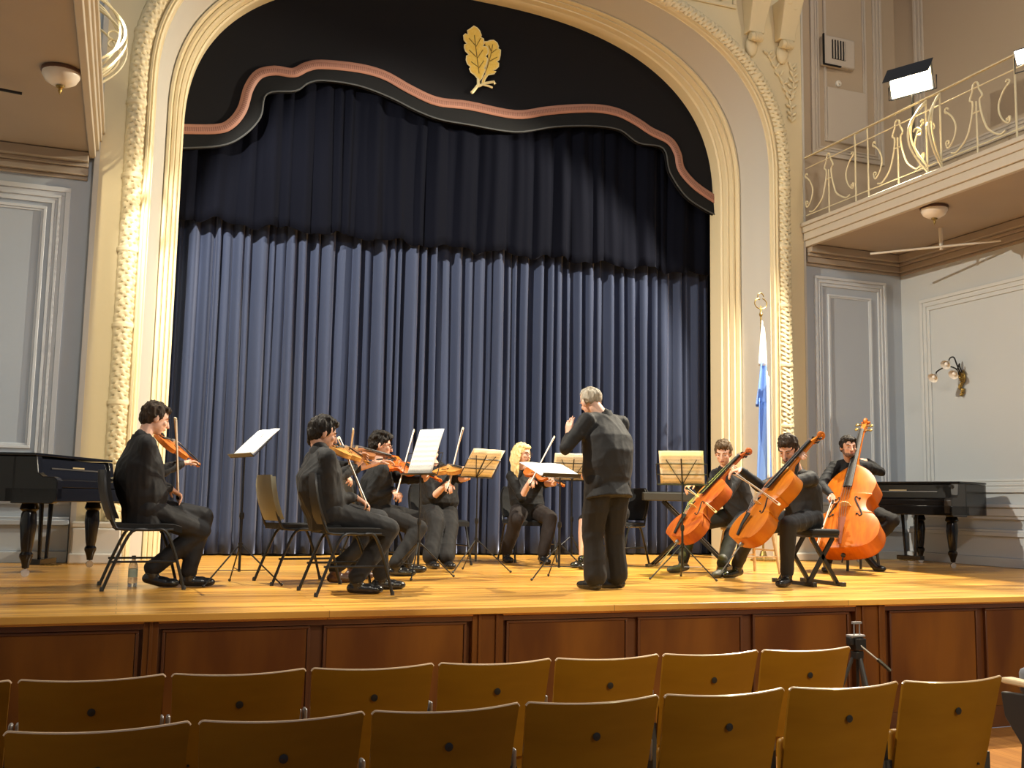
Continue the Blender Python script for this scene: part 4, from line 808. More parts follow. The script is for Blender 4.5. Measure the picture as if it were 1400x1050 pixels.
for i in range(7): seat(nl[0]+pn*(i+.46),yn,near_l[i],'seats in the nearer audience row')
# aisle-end seat of the next block
e=PZ(1381,945,-.19)+A(.27,0,0); e[2]=HZ; q=PX(1378,925,e[0]); t=thing('theatre_seat','dark seat end panel with pale armrest and grey cushion, cut by the right edge','seat',tuple(e))
xe=e[0]; ye=e[1]
MB().prism([(-.05,0),(.40,0),(.38,.12),(.22,.25),(.20,.50),(.30,.62),(.32,.74),(-.16,.78),(-.20,.74),(-.10,.60),(-.02,.45),(-.04,.2)],(xe,ye,HZ),(0,1,0),(0,0,1),(.035,0,0)).build('end_panel',m_lacmatte,t,ang=.5,bevel=.006)
MB().box((xe+.03,ye+.06,HZ+.80),(.075,.50,.03)).build('armrest',m_wood_l,t,bevel=.01); MB().box((xe+.0,ye-.04,HZ+.62),(.02,.05,.12)).build('hinge_bracket',m_iron,t,bevel=.008)
MB().box((xe+.32,ye+.20,HZ+.80),(.50,.16,.14)).build('cushion',m_seatpad,t,bevel=.03)
MB().box((xe+.32,ye-.12,HZ+.55),(.50,.03,.45)).build('back_panel',m_ply,t,bevel=.01)
for k in (.05,.58): MB().box((xe+k,ye+.1,HZ+.25),(.03,.10,.5)).build('leg',m_iron,t)
# tripod
q=PY_=P(1172,892,5.55); t=thing('camera_tripod','small black tripod with a pan handle standing behind the end of the farther row','tripod',(q[0],q[1],HZ)); b=A(q[0],q[1],0)
zt=q[2]+.085
for k in range(3): a_=.5+k*2*PI/3; d=A(math.cos(a_),math.sin(a_),0); MB().tube([b+A(0,0,zt-.12)+d*.03,b+d*.28+A(0,0,HZ+.01)],[.012,.009],8).build('leg',m_irond,t)
MB().tube([b+A(0,0,zt-.35),b+A(0,0,zt-.03)],.011,8).build('column',m_black,t)
MB().box(b+A(0,0,zt-.10),(.06,.06,.05)).build('shoulder',m_black,t,bevel=.006); s=MB(); s.box(b+A(0,0,zt-.03),(.085,.08,.075)); s.box(b+A(-.045,0,zt-.01),(.05,.05,.05)); s.lathe([(.025,-.04),(.025,.04)],b+A(0,0,zt-.01),(1,0,0)); s.build('pan_head',m_black,t,bevel=.005)
MB().box(b+A(-.01,0,zt+.022),(.11,.06,.014)).build('plate',m_iron,t,bevel=.003)
MB().tube([b+A(-.03,-.02,zt-.01),b+A(.12,-.10,zt-.15),b+A(.15,-.115,zt-.18)],[.006,.006,.006],8).build('handle',m_iron,t); MB().tube([b+A(.09,-.085,zt-.12),b+A(.16,-.12,zt-.19)],.012,8).build('grip',m_black,t)
s=MB(); [s.tube([b+A(dx,0,zt+.03),b+A(dx,0,zt+.10)],.004,6) for dx in (-.022,.022)]; s.box(b+A(0,0,zt+.105),(.07,.02,.014)); s.build('phone_clamp',m_iron,t)
# ------------------------------------------------------------------ people
def remesh(mb,voxel,it=3,fac=.5):
    me=bpy.data.meshes.new('raw'); me.from_pydata(mb.v,[],mb.f); o=bpy.data.objects.new('raw',me); COL.objects.link(o)
    r=o.modifiers.new('r','REMESH'); r.mode='VOXEL'; r.voxel_size=voxel
    if it: sm=o.modifiers.new('s','SMOOTH'); sm.iterations=it; sm.factor=fac
    dg=bpy.context.evaluated_depsgraph_get(); dg.update(); n=bpy.data.meshes.new_from_object(o.evaluated_get(dg)); bpy.data.objects.remove(o); bpy.data.meshes.remove(me); return n
def crumple(me,amp,freq,seed,stretch=(1,1,.55)):
    r=np.random.default_rng(seed); n=len(me.vertices); co=np.empty(n*3); me.vertices.foreach_get('co',co); co=co.reshape(-1,3); no=np.empty(n*3); me.vertex_normals.foreach_get('vector',no); no=no.reshape(-1,3)
    d=np.zeros(n); q=co+.03*np.sin(co[:,[1,2,0]]*17+r.random(3)*6)
    for k in range(7):
        v=r.normal(size=3)*np.array(stretch); v/=np.linalg.norm(v); f=freq*(.6+.9*r.random()); d+=(1-np.abs(np.sin(q@v*f+r.random()*6)))**2.2/(1+.25*k)
    d=(d-d.mean())/ (d.std()+1e-6); co=co+no*(amp*np.clip(d,-1.5,2.2))[:,None]; me.vertices.foreach_set('co',co.ravel()); me.update()
def link(me,name,m,parent,ang=3.2):
    me.name=name; me.materials.clear(); me.materials.append(m); me.shade_smooth(); me.transform(Matrix.Translation(-parent.location)); o=bpy.data.objects.new(name,me); COL.objects.link(o); o.parent=parent; return o
def ik(a,b,l1,l2,pole):
    a,b=np.array(a,float),np.array(b,float); d=b-a; D=np.linalg.norm(d)
    if D>(l1+l2)*.995: k=D/(l1+l2)*1.005; l1*=k; l2*=k
    u=d/D; x=(l1*l1-l2*l2+D*D)/(2*D); h=math.sqrt(max(l1*l1-x*x,0)); p=np.array(pole,float); p=nrm(p-u*(p@u)); return a+u*x+p*h
def hand(s,wr,d,n,curl,side,spread=1.,thumb=.6):
    d=nrm(d); n=np.array(n,float); n=nrm(n-d*(n@d)); w=np.cross(n,d)*side      # w: towards the thumb side
    L=[]
    for t,ww,hh in ((0,.026,.020),(.03,.036,.017),(.065,.042,.014),(.088,.041,.012)):
        c=wr+d*t; L.append([c+w*ww*math.cos(a)+n*hh*math.sin(a) for a in np.linspace(0,2*PI,13)[:-1]])
    s.loft(L)
    for i,(len_,off) in enumerate(((.072,.031),(.080,.011),(.075,-.010),(.060,-.030))):
        p=wr+d*(.084-.004*abs(i-1))+w*off*spread; a=0; c_=curl*(1+.12*i); r=.0088
        for k,fr in enumerate((.42,.33,.25)):
            a+=c_*(.55,.75,.5)[k]; dd=d*math.cos(a)+n*math.sin(a)+w*(.10*(1.5-i)*(spread-.9)); q=p+nrm(dd)*len_*fr; s.cap(p,q,r,r*.93,8); r*=.93; p=q
    p=wr+d*.022+w*.028+n*.006; q=p+nrm(d*.55+w*.75+n*.35*thumb)*.042; s.cap(p,q,.0125,.0105,8); q2=q+nrm(d*.85+w*.1+n*.6*thumb)*.032; s.cap(q,q2,.0105,.0085,8)
def person(label,pel,che,head,yaw,twist,wR,wL,aR,aL,face,o):
    """pel/che/head: centres of pelvis, shoulder line and head; wR.. wrists, aR.. ankles"""
    g=lambda k,dv=None: o.get(k,dv)
    f=A(math.cos(math.radians(yaw)),math.sin(math.radians(yaw)),0); lf=A(-f[1],f[0],0)
    ty=math.radians(yaw+twist); l2=A(-math.sin(ty),math.cos(ty),0)+A(0,0,g('tilt',0)); l2=nrm(l2); sw=g('sw',.165)
    shR,shL=che-l2*sw,che+l2*sw; hR,hL=pel-lf*.09,pel+lf*.09
    al=g('arm',1.); eR=ik(shR,wR,.285*al,.25*al,g('pR',(0,0,-1))); eL=ik(shL,wL,.285*al,.25*al,g('pL',(0,0,-1)))
    lg=g('leg',1.)
    def near(a_,h_):      # keep the foot under its leg, sliding it along the line of sight
        v=nrm(A(a_[0],a_[1],0)); best=a_
        for k_ in range(0,160):
            for sg in (1,-1):
                q_=a_+v*sg*k_*.01
                if np.linalg.norm(q_-h_)<=.83*lg+.001: return q_
        d_=h_-a_; d_[2]=0; return a_+d_*.5
    if not g('straight'): aR,aL=near(aR,hR),near(aL,hL)
    if g('straight'): lg=max(np.linalg.norm(aR-hR),np.linalg.norm(aL-hL))/.8505
    kR=ik(hR,aR,.43*lg,.42*lg,g('kR',f+A(0,0,.6))); kL=ik(hL,aL,.43*lg,.42*lg,g('kL',f+A(0,0,.6)))
    base=A(*((aR+aL)/2)[:2],0); t=thing('person',label,'person',tuple(base))
    fat=g('fat',1.); bel=g('belly',1.); sp=nrm(che-pel)
    neck=che+sp*.055; fc=nrm(face); up=nrm(g('hup',A(0,0,1))); up=nrm(up-fc*(up@fc)); sd=np.cross(fc,up)
    def torso(s,e,hem=0,skirt=1.):
        rings=[]; 
        st=[(-.10-hem,.150*skirt,.115*skirt,0),(-.02,.165,.125,0),(.10,.158*fat,.118*fat*bel,.5),(.22,.158*fat,.118*fat*bel,.6),(.34,.168*fat,.118*fat,.6),(.44,.165*fat**.5,.10,.8),(.50,.125,.075,1.),(.53,.07,.06,1.)]
        Ls=np.linalg.norm(che-pel)/.47
        for z,w,dd,mix in st:
            sdv=nrm(lf*(1-mix)+l2*mix); fr=nrm(np.cross(sdv,sp)); 
            c=pel+sp*z*Ls+fr*(.02*(bel-1)*6 if mix in(.5,) else 0); sh=g('hunch',0)*.05*math.sin(min(max(z/.47,0),1)*PI); c=c-fr*(-1)*sh*(-1) if False else c-fr*sh
            rings.append([c+sdv*(w+e)*math.copysign(abs(math.cos(a))**.85,math.cos(a))+fr*(dd+e)*math.copysign(abs(math.sin(a))**.9,math.sin(a)) for a in np.linspace(0,2*PI,25)[:-1]])
        s.loft(rings)
    if np.dot(np.cross(lf,sp),f)<0: pass
    # ---- the body
    s=MB(); torso(s,-.032)
    for S_ in (shR,shL): s.cap(neck-sp*.025,S_,.045,.045)
    for S_,E_,W_ in ((shR,eR,wR),(shL,eL,wL)):
        s.sph(S_,.052,12,8); s.cap(S_,E_,.047*fat**.5,.037); s.cap(E_,E_+(W_-E_)*.45,.038,.036); s.cap(E_+(W_-E_)*.45,W_,.036,.023)
    for H_,K_,N_ in ((hR,kR,aR),(hL,kL,aL)): s.cap(H_,K_,.075,.052); s.cap(K_,K_+(N_-K_)*.3,.050,.052); s.cap(K_+(N_-K_)*.3,N_,.052,.033)
    hb=head-up*.055-fc*.025; s.cap(neck-sp*.03,hb,.056*g('nk',1),.050*g('nk',1))
    s.ell(head+up*.028-fc*.008,(sd*.076,fc*.095,up*.090)); s.ell(head-up*.028+fc*.020,(sd*.062,fc*.074,up*.078)); s.ell(head-up*.078+fc*.052,(sd*.034,fc*.030,up*.026))
    s.ell(head+up*.034+fc*.074,(sd*.050,fc*.016,up*.012)); s.cap(head+up*.020+fc*.092,head-up*.022+fc*.110,.0085,.0135,8); [s.ell(head-up*.012+fc*.066+sd*k*.036,(sd*.022,fc*.02,up*.02)) for k in (-1,1)]
    s.ell(head-up*.050+fc*.086,(sd*.024,fc*.012,up*.012))
    for k in (-1,1): s.ell(head+sd*k*.078-up*.004-fc*.008,(sd*.010+fc*-.006*k*0,fc*.017,up*.031))
    for W_,key,sdk in ((wR,'hR',-1),(wL,'hL',1)):
        hd=g(key); E_=eR if sdk<0 else eL
        if hd is None: hd=(W_-E_,A(0,0,-1),.6)
        dd=hd[0] if hd[0] is not None else (W_-E_); hand(s,W_,dd,hd[1],hd[2],sdk,hd[3] if len(hd)>3 else 1.)
    link(remesh(s,.0062,2,.4),'body',g('skin',m_skin),t)
    # ---- clothes
    slv=g('sleeve',1.); s=MB(); torso(s,.010,g('hem',.03),g('flare',1.05))
    for S_,E_,W_ in ((shR,eR,wR),(shL,eL,wL)):
        s.sph(S_-A(0,0,.004),.070,12,8); s.cap(S_,E_,.064*fat**.5,.052)
        if slv>=1: s.cap(E_,E_+(W_-E_)*.5,.052,.046); s.cap(E_+(W_-E_)*.5,W_-(W_-E_)*.06,.046,.034)
        else: s.cap(E_,E_+(W_-E_)*slv,.052,.046)
    s.cap(neck-sp*.06,neck+sp*.004,.078,.064)
    for S_ in (shR,shL): s.cap(neck-sp*.025,S_+sp*.012,.062,.056)
    if g('jacket'):
        s.loft([[pel+sp*z+nrm(lf)*(.19)*math.cos(a)+f*(.15)*math.sin(a) for a in np.linspace(0,2*PI,21)[:-1]] for z in (-.11,-.03,.08)])
    me=remesh(s,.009,3,.5); crumple(me,g('amp',.0026),24,sum(map(ord,label))%97); link(me,'jacket' if g('jacket') else g('topname','shirt'),g('shirt',m_shirt),t)
    # collar
    s=MB(); cr=[]; 
    for rr,zz in ((.066,-.01),(.064,.03),(.072,.012),(.080,-.012)): cr.append([neck+sp*zz+ (sd*math.cos(a)+nrm(np.cross(sp,sd))*math.sin(a))*rr for a in np.linspace(0,2*PI,21)[:-1]])
    s.loft(cr,False); link(s.mesh('c'),'collar',g('collar',g('shirt',m_shirt)),t)
    if not g('skirt'):
        s=MB(); wd=g('pw',1.)
        s.cap(hR,hL,.115,.115); s.ell(pel+A(0,0,.02),(lf*.165,f*.13,A(0,0,.12)))
        for H_,K_,N_ in ((hR,kR,aR),(hL,kL,aL)):
            s.cap(H_,K_,.098*wd,.074*wd); s.cap(K_,K_+(N_-K_)*.35,.072*wd,.068*wd); s.cap(K_+(N_-K_)*.35,N_+A(0,0,.03),.068*wd,.056*wd*g('flareleg',1))
        me=remesh(s,.010,3,.5); crumple(me,g('amp',.0022),19,sum(map(ord,label))%89); link(me,'trousers',g('pants',m_pants),t)
    else:
        s=MB(); s.cap(hR,hL,.11,.11); s.cap(hR,hR+(kR-hR)*.9,.10,.085); s.cap(hL,hL+(kL-hL)*.9,.10,.085); m_=(hR+hL)/2; n_=(kR+kL)/2; s.cap(m_,m_+(n_-m_)*.85,.09,.07); me=remesh(s,.010,3,.5); link(me,'skirt',g('pants',m_pants),t)
    for N_,K_,key in ((aR,kR,'fR'),(aL,kL,'fL')):
        fd=g(key,f); fd=nrm(A(fd[0],fd[1],0)); s=MB(); fw=A(-fd[1],fd[0],0); hz=N_[2]-.045
        heel=A(N_[0],N_[1],max(hz,.035))-fd*.035; toe=A(N_[0],N_[1],.030)+fd*.165; ball=(heel*.35+toe*.65); ball[2]=.034
        s.cap(heel,ball,.036,.042); s.ell((ball+toe)/2,(fd*.065,fw*.043,A(0,0,.034))); s.cap(A(N_[0],N_[1],N_[2]-.01),ball*.4+heel*.6+A(0,0,.02),.046,.038); s.cap(N_+A(0,0,g('boot',.0)),N_-A(0,0,.02),.048,.044)
        me=remesh(s,.007,2,.4); 
        for v in me.vertices: 
            if v.co.z<.004: v.co.z=.004
        link(me,'shoe',g('shoe',m_shoe),t)
    # ---- face details
    s=MB(); [s.ell(head+up*.012+fc*.086+sd*k*.031,(sd*.0105,fc*.006,up*.0038),8,6) for k in (-1,1)]; link(s.mesh('e'),'eyes',m_eye,t)
    s=MB(); [s.tube([head+up*.034+fc*.089+sd*k*.015,head+up*.040+fc*.088+sd*k*.034,head+up*.034+fc*.074+sd*k*.054],.0032,6) for k in (-1,1)]; link(s.mesh('b'),'eyebrows',g('brow',h_dark),t)
    s=MB(); s.ell(head-up*.048+fc*.097,(sd*.021,fc*.006,up*.0055),10,6); link(s.mesh('l'),'lips',m_lip,t)
    # ---- hair
    hs=g('hair','short'); s=MB()
    s.ell(head+up*.046-fc*.022,(sd*.087,fc*.098,up*.088)); s.ell(head+up*.005-fc*.052,(sd*.076,fc*.062,up*.082))
    for k in (-1,1): s.ell(head+up*.030+sd*k*.070-fc*.010,(sd*.016,fc*.040,up*.045))
    if hs in('quiff','fringe','curly'): s.ell(head+up*.098+fc*.045,(sd*.058,fc*.050,up*.034)); s.ell(head+up*.112-fc*.01,(sd*.066,fc*.07,up*.032))
    if hs=='fringe': s.ell(head+up*.072+fc*.078,(sd*.060,fc*.026,up*.030))
    if hs=='short': s.ell(head+up*.092+fc*.040,(sd*.062,fc*.050,up*.030))
    if hs=='curly': [s.sph(head+up*(.06+.06*rng.random())-fc*(-.04+.12*rng.random())+sd*(rng.random()-.5)*.14,.026) for _ in range(26)]
    if hs=='balding': s=MB(); s.ell(head+up*.030-fc*.030,(sd*.084,fc*.088,up*.078)); s.ell(head+up*.085-fc*.005,(sd*.060,fc*.080,up*.036))
    if hs=='tied': s.ell(head+up*.04-fc*.115,(sd*.035,fc*.035,up*.035))
    if hs=='long':
        for k in (-1,1):
            for j in range(4):
                a0=head+up*.06+sd*k*(.068)-fc*(.065-.026*j); m_=head-up*.08+sd*k*(.090+.002*j)-fc*(.062-.026*j); e_=head-up*(.27)+sd*k*(.080)+fc*(.012*j)+nrm(A(*-f))*0
                s.tube(catmull([a0,m_,e_],5),[.026,.027,.028,.028,.028,.027,.026,.024,.020,.015,.006],8)
        s.ell(head-up*.08-fc*.075,(sd*.080,fc*.035,up*.13)); s.ell(head+up*.088+fc*.035,(sd*.070,fc*.055,up*.030))
    if hs=='shoulder':
        s.ell(head-up*.04-fc*.060,(sd*.080,fc*.045,up*.10))
    me=remesh(s,.0065,2,.4); crumple(me,.0035 if hs!='curly' else .005,70,3,(1,1,.5)); link(me,'hair',g('hairm',h_black),t)
    if g('beard'):
        s=MB(); s.ell(head-up*.066+fc*.036,(sd*.056,fc*.060,up*.040)); [s.ell(head-up*.035+sd*k*.055+fc*.012,(sd*.013,fc*.030,up*.04)) for k in (-1,1)]; s.ell(head-up*.034+fc*.094,(sd*.024,fc*.010,up*.006))
        link(remesh(s,.006,2,.4),'beard',g('beard'),t)
    if g('glasses'):
        s=MB(); 
        for k in (-1,1): s.tube([head+up*.012+fc*.104+sd*(k*.032)+sd*.024*math.cos(a)+up*.017*math.sin(a) for a in np.linspace(0,2*PI,15)],.0022,5); s.tube([head+up*.016+fc*.102+sd*k*.056,head+up*.012+sd*k*.082],.0022,5)
        s.tube([head+up*.016+fc*.106-sd*.009,head+up*.016+fc*.106+sd*.009],.0022,5); link(s.mesh('g'),'glasses',g('glasses'),t)
    if os_dbg: print('PERSON',label[:30],'arm',round(np.linalg.norm(eR-shR)/.285/al,2),round(np.linalg.norm(eL-shL)/.285/al,2),'leg',round(np.linalg.norm(kR-hR)/.43/lg,2),round(np.linalg.norm(kL-hL)/.43/lg,2),'pelz',round(pel[2],2),'torso',round(np.linalg.norm(che-pel),2),'head-che',round(np.linalg.norm(head-che),2))
    return t,dict(shR=shR,shL=shL,eR=eR,eL=eL,kR=kR,kL=kL,neck=neck,sd=sd,up=up,fc=fc)
os_dbg=False
def Z(p,z): p=np.array(p,float); p[2]=z; return p
def AN(px,py,z=.085): return PZ(px,py,0.)+A(0,0,z)      # ankle above the floor point of its shoe
def fit(p,q,L):  # q moved along p->q to distance L
    return p+nrm(q-p)*L
def violinist(label,pel,che,head,yaw,twist,chin,scroll,sfar,frog,tip,tfar,aR,aL,face,o,ilabel,var,blabel,up=(0,0,1),kind='violin',top=None):
    T=chin; L={'violin':.59,'viola':.66}[kind]; S=on(*scroll,T,L,sfar); x=nrm(S-T); G=T+x*L*.80
    n_=np.array(up,float); n_=nrm(n_-x*(n_@x)); sidev=nrm(np.cross(n_,x))
    wL=G-n_*.055-x*.055+sidev*0
    o=dict(o); o.setdefault('hL',(nrm(n_*1.0+x*.35),nrm(x*-.3+A(0,0,0)+(T-G)*0+np.cross(x,n_)*1.),.85))
    F=frog; tp=on(*tip,F,.735,tfar); bd=nrm(tp-F)
    hd=o.pop('bowhand',None)
    fwd=nrm(F-che); wR=F+bd*.07-A(fwd[0],fwd[1],0)*.085+A(0,0,.02)
    o.setdefault('hR',(nrm(F+bd*.05-wR),nrm(A(0,0,-1)),.75))
    t,J=person(label,pel,che,head,yaw,twist,wR,wL,aR,aL,face,o)
    V=instrument(kind,T,S,up,ilabel,var,kind if kind=='violin' else 'viola',top=top); bow(F,tp,blabel,curve=nrm(np.cross(bd,x)) if True else None)
    return t,J
GL=mat('spectacle_frame',(.05,.03,.03),.3)
# 1 suited violinist, far left
violinist('seated man in a dark suit jacket playing violin, leftmost player',
  Z(P(195,712,7.96),.565),P(194,609,7.96),P(212,573,8.0),12,0,P(216,603,8.08),(272,636),1,P(243,682,8.02),(240,572),-1,
  AN(207,803,.11),AN(257,802),A(.93,.25,-.34),dict(jacket=True,fat=1.22,belly=1.12,shirt=m_suit,pants=m_suit,collar=m_suit,hairm=h_dark,hair='short',skin=m_skin3,hL=None,leg=1.05,pw=1.08,hem=.0,fR=A(1,-.1,0),fL=A(1,.0,0),hunch=.5),
  'orange violin of the suited player at far left',v_orange,'violin bow held upright by the suited player at far left',up=(.15,-.62,.75))
# 2 nearest violinist
violinist('seated man in a charcoal shirt with violin, side-on in front of the others',
  Z(P(447,690,7.32),.56),P(438,627,7.32),P(441,594,7.36),8,0,P(455,618,7.45),(503,633),1,P(502,694,7.22),(463,598),1,
  AN(487,812),AN(520,806),A(.95,.12,-.28),dict(shirt=m_shirt2,pants=m_jeans,hairm=h_black,hair='quiff',skin=m_skin2,pw=1.08,leg=1.04,fat=1.18,belly=1.05,fR=A(1,-.1,0),fL=A(1,0,0),hunch=.6,brow=h_black),
  'golden brown violin of the side-on player in the charcoal shirt',v_gold,'dark bow slanting down to the hand of the side-on player in charcoal',up=(.1,-.45,.85))
# 2b hidden behind
violinist('violinist almost hidden behind the side-on player in charcoal, a bare forearm raised',
  Z(P(440,700,8.28),.56),P(441,632,8.28),P(439,601,8.30),6,0,P(462,619,8.32),(541,627),1,P(474,656,8.12),(483,587),-1,
  AN(458,797),AN(482,792),A(.97,.1,-.2),dict(hairm=h_black,skin=m_skin,sleeve=.25,shoe=m_brownshoe,hL=None),
  'brown violin whose neck passes the face of the bespectacled player',v_brown,'pale bow standing upright beside the nearest violin',up=(.1,-.4,.85))
# 3 bespectacled violinist
violinist('seated man with black curly hair and glasses playing a bright orange violin',
  Z(P(510,705,9.22),.56),P(518,643,9.22),P(520,610,9.24),2,-6,P(524,632,9.18),(603,657),-1,P(541,682,8.98),(566,588),1,
  AN(540,788),AN(556,783),A(.97,-.18,-.18),dict(hairm=h_black,hair='curly',skin=m_skin,glasses=GL,fat=1.15,pw=1.08,brow=h_black),
  'bright orange violin of the player with glasses',v_bright,'pale bow of the player with glasses, raised left of the white sheet',up=(.1,-.75,.62))
# 4 violist
violinist('seated woman with tied auburn hair behind the white sheet, playing',
  Z(P(600,703,10.42),.57),P(600,646,10.40),P(588,618,10.34),-84,10,P(600,645,10.20),(655,647),-1,P(612,672,9.98),(633,585),1,
  AN(588,777),AN(610,779),A(.42,-.85,-.25),dict(hairm=h_red,hair='tied',skin=m_skin3,sleeve=.05,fat=1.22,belly=1.15,flareleg=1.25,pw=1.18,topname='blouse',hem=.06,flare=1.15,brow=h_brown),
  'golden viola held level by the woman behind the white sheet',v_gold,'pale bow of the woman behind the white sheet, the tallest of the raised bows',up=(-.1,-.55,.8),kind='viola')
# 5 blond violinist
violinist('seated woman with long blond hair and glasses playing violin',
  Z(P(721,706,10.86),.57),P(717,652,10.84),P(714,621,10.78),-92,12,P(722,641,10.66),(771,664),-1,P(724,664,10.42),(758,597),1,
  AN(692,769),AN(742,771),A(.50,-.83,-.16),dict(hairm=h_blond,hair='long',skin=m_skin3,sleeve=.05,fat=1.18,belly=1.1,pants=m_brownpants,pw=1.14,topname='blouse',hem=.05,flare=1.1,glasses=GL,brow=h_brown,flareleg=.95,kR=A(-.25,-1,.6),kL=A(.25,-1,.6)),
  'orange violin under the chin of the blond woman',v_orange,'thin dark bow of the blond woman, pointing up to the conductor’s hand'.replace('’s',''),up=(-.25,-.85,.45))
# 6 hidden behind the conductor
violinist('seated woman in a skirt almost hidden behind the conductor, one bare knee showing',
  Z(P(838,706,10.05),.56),P(836,655,10.02),P(834,622,9.98),-150,0,P(826,641,9.92),(812,652),-1,P(816,668,9.7),(820,640),1,
  AN(796,776),AN(806,778),A(-.7,-.6,-.2),dict(hairm=h_dark,hair='shoulder',skin=m_skin,skirt=True,topname='blouse',kR=A(-1,-.3,.6),kL=A(-1,-.5,.6)),
  'violin of the player hidden behind the conductor',v_brown,'bow of the player hidden behind the conductor',up=(-.3,-.6,.7))
# conductor
cw=P(777,596,7.42)
person('standing grey-haired conductor in black, seen from behind with one hand raised',
  P(831,660,7.20),P(826,578,7.30),P(808,550,7.38),104,6,P(812,640,7.66),cw,AN(843,805),AN(813,807),A(-.08,.93,-.36),
  dict(shirt=m_shirt2,pants=m_pants,hairm=h_grey,hair='balding',skin=m_skin3,fat=1.25,belly=1.12,sw=.195,hem=.02,flare=1.25,pw=1.2,pL=A(-.75,.0,-.9),hL=(A(.12,.1,1),A(.9,.3,0),.18,1.15),hR=None,fR=A(-.85,.55,0),fL=A(-.3,.9,0),straight=True,flareleg=1.38,amp=.0022,hup=A(-.2,.1,1),nk=1.1,hunch=.5,brow=h_grey))
def cellist(label,pel,che,head,yaw,twist,tail,scroll,sfar,up,gripk,frog,tip,tfar,aR,aL,face,o,ilabel,var,blabel,top=None,gl=1.18):
    T=tail; S=on(*scroll,T,gl,sfar); x=nrm(S-T); n_=np.array(up,float); n_=nrm(n_-x*(n_@x)); G=T+x*gl*gripk+n_*.10; sv=nrm(np.cross(n_,x))
    wL=G-n_*.02+sv*.09; o=dict(o); o.setdefault('hL',(nrm(-sv+n_*.35-x*.1),nrm(-n_),.75))
    F=frog; tp=on(*tip,F,.71,tfar); fwd=nrm(F-che); wR=F-fwd*.085+A(0,0,.03); o.setdefault('hR',(nrm(F-wR),A(0,0,-1),.7))
    t,J=person(label,pel,che,head,yaw,twist,wR,wL,aR,aL,face,o); instrument('cello',T,S,up,ilabel,var,'cello',top=top); bow(F,tp,blabel,L=.71,curve=x*-1)
# left cellist
cellist('seated young man with a quiff playing the redder cello, left of the two cellists',
  Z(P(1012,700,8.82),.56),P(994,649,8.82),P(989,620,8.76),196,-8,P(932,745,8.42),(1027,624),1,(-.95,-.08,.50),.80,P(938,667,8.78),(979,700),-1,
  AN(934,783,.10),AN(988,790,.10),A(-.62,-.66,-.38),dict(shirt=m_shirt2,pants=m_jeans,shoe=m_boot,boot=.07,hairm=h_brown,hair='quiff',skin=m_skin3,arm=1.06,fR=A(-.9,-.1,0),fL=A(-.8,-.5,0),kL=A(-1,-.5,.7),kR=A(-1,.7,.6),hunch=.6),
  'reddish brown cello of the left cellist, behind the wire music stand',v_red,'cello bow across the reddish cello',top=v_red)
# right cellist
cellist('seated bearded man leaning over the amber cello, on the X-frame bench',
  Z(P(1098,700,7.52),.57),P(1091,655,7.50),P(1078,615,7.42),188,-4,P(1021,749,7.22),(1127,603),1,(-1,.02,.55),.80,P(1000,645,7.62),(1066,690),-1,
  AN(1008,790,.10),AN(1076,802,.09),A(-.72,-.42,-.56),dict(shirt=m_shirt2,pants=m_jeans,hairm=h_dark,hair='quiff',skin=m_skin,beard=h_beard,arm=1.06,leg=1.05,fR=A(-.9,-.2,0),fL=A(-.8,-.5,0),kL=A(-.8,-.6,.8),kR=A(-1,.8,.6),hunch=.8,fat=1.05),
  'amber orange cello of the right cellist, its scroll above his shoulder',v_cello,'pale bow held out to the left across the amber cello')
# bass player
T=P(1158,782,8.55); T=Z(T,.14); S=on(1188,590,T,1.76,1); upb=A(-.86,-.52,.12); x=nrm(S-T)
Gp=T+x*1.76*.755; nb=nrm(upb-x*(upb@x))
person('seated bearded man behind the large double bass',
  Z(P(1168,708,9.16),.66),P(1163,638,9.06),P(1160,612,8.96),-108,0,P(1136,676,8.86),Gp+nb*.05+A(.075,.03,-.03),AN(1131,786,.09),P(1186,752,8.95),A(-.30,-.92,-.12),
  dict(shirt=m_shirt,pants=m_pants,hairm=h_black,hair='short',skin=m_skin2,beard=h_beard,sw=.175,hL=(nrm(A(-.95,-.05,.1)),-nb,.75),hR=(A(.1,-.5,-.85),A(-.2,-.9,.3),.8),pL=A(1,.1,-.6),pR=A(-1,.2,-.9),arm=1.02,brow=h_black,kL=A(.5,-1,.9),kR=A(-.6,-1,.4),fR=A(-.7,-.7,0),fL=A(.5,-.8,0)))
instrument('double_bass',T,S,upb,'large honey-coloured double bass, tallest instrument at the right',v_bass,'double bass')
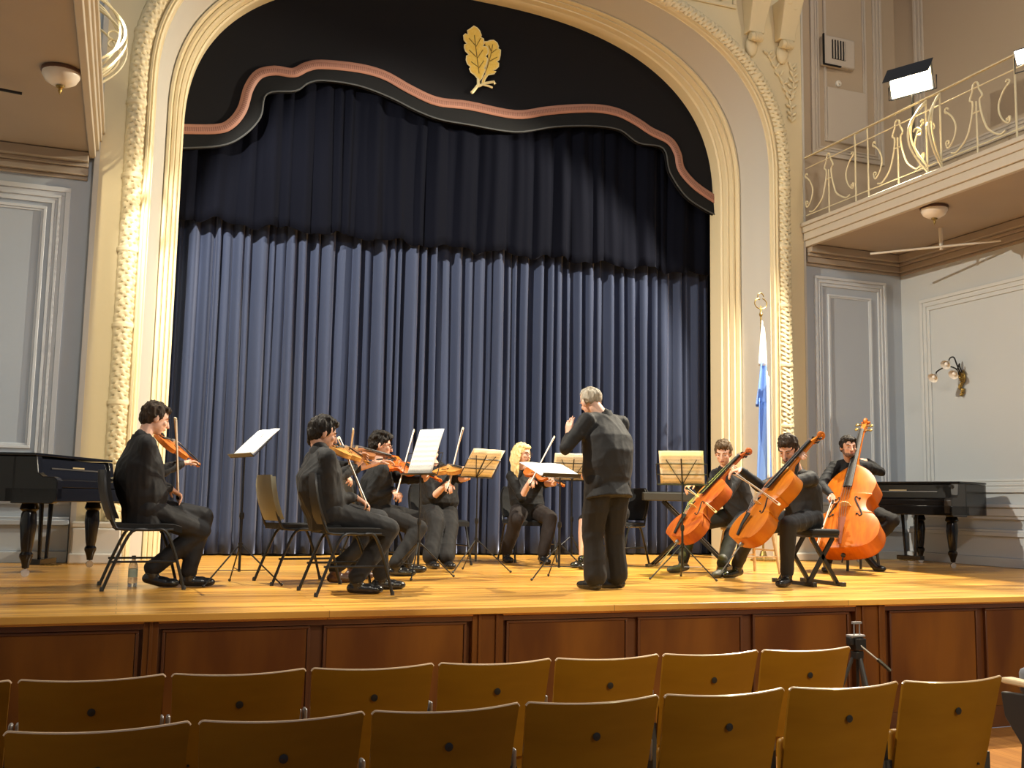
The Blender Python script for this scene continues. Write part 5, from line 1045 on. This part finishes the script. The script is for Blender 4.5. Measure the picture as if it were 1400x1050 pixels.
bow(P(1139,684,8.76),P(1124,727,8.60),'bass bow hanging down from the hand of the double bass player',L=.66,curve=(1,0,0))
# ------------------------------------------------------------------ light
def spot(name,loc,tgt,power,col,size,blend=.3,rad=.12):
    l=bpy.data.lights.new(name,'SPOT'); l.energy=power; l.color=col; l.spot_size=math.radians(size); l.spot_blend=blend; l.shadow_soft_size=rad
    o=bpy.data.objects.new(name,l); COL.objects.link(o); o.location=loc; o.rotation_euler=(Vector(tgt)-Vector(loc)).to_track_quat('-Z','Y').to_euler(); return o
WARM=(1,.80,.50)
spot('flood_right',tuple(lc+lf*.10),(2.2,9.4,.5),3200,(1,.88,.66),105,.2,.03)
spot('flood_left',tuple(c2+f2*.10),(6.2,9.9,.9),2150,(1,.92,.76),112,.2,.03)
spot('pier_fill',(-.40,3.5,7.4),(-.1,10.9,2.0),1500,(1,.84,.52),27,.5,.05)  # added fill on the left pier, in place of a wider left flood
spot('flood_right_white',(8.1,7.3,5.1),(3.6,8.6,.2),1000,(1,.95,.86),80,.4)
spot('hall_front_light',(3.2,-1.5,6.2),(4.0,12,2.2),1000,(1,.93,.82),75,.5,.4)
spot('hall_right_light',(6.8,-2.5,3.6),(4.6,5.0,-.5),900,(1,.84,.45),50,.8,.3)
spot('yellow_spot',(4.0,5.2,7.0),(4.75,8.95,0),1900,(.95,1,.0),15,.7,.1)
l=bpy.data.lights.new('gallery_fill','POINT'); l.energy=150; l.color=(1,.78,.50); l.shadow_soft_size=.15; o=bpy.data.objects.new('gallery_fill',l); COL.objects.link(o); o.location=(8.7,6.3,7.9)  # added fill for the upper right wall, no known lamp there
w=bpy.data.worlds.new('world'); SC.world=w; w.use_nodes=True; w.node_tree.nodes['Background'].inputs[0].default_value=(.78,.84,1.0,1); w.node_tree.nodes['Background'].inputs[1].default_value=.20
SC.view_settings.view_transform='Standard'; SC.view_settings.look='None'; SC.view_settings.exposure=.14; SC.view_settings.gamma=1; SC.view_settings.use_curve_mapping=False
for o in bpy.data.objects:
    if '_w' in o: del o['_w']
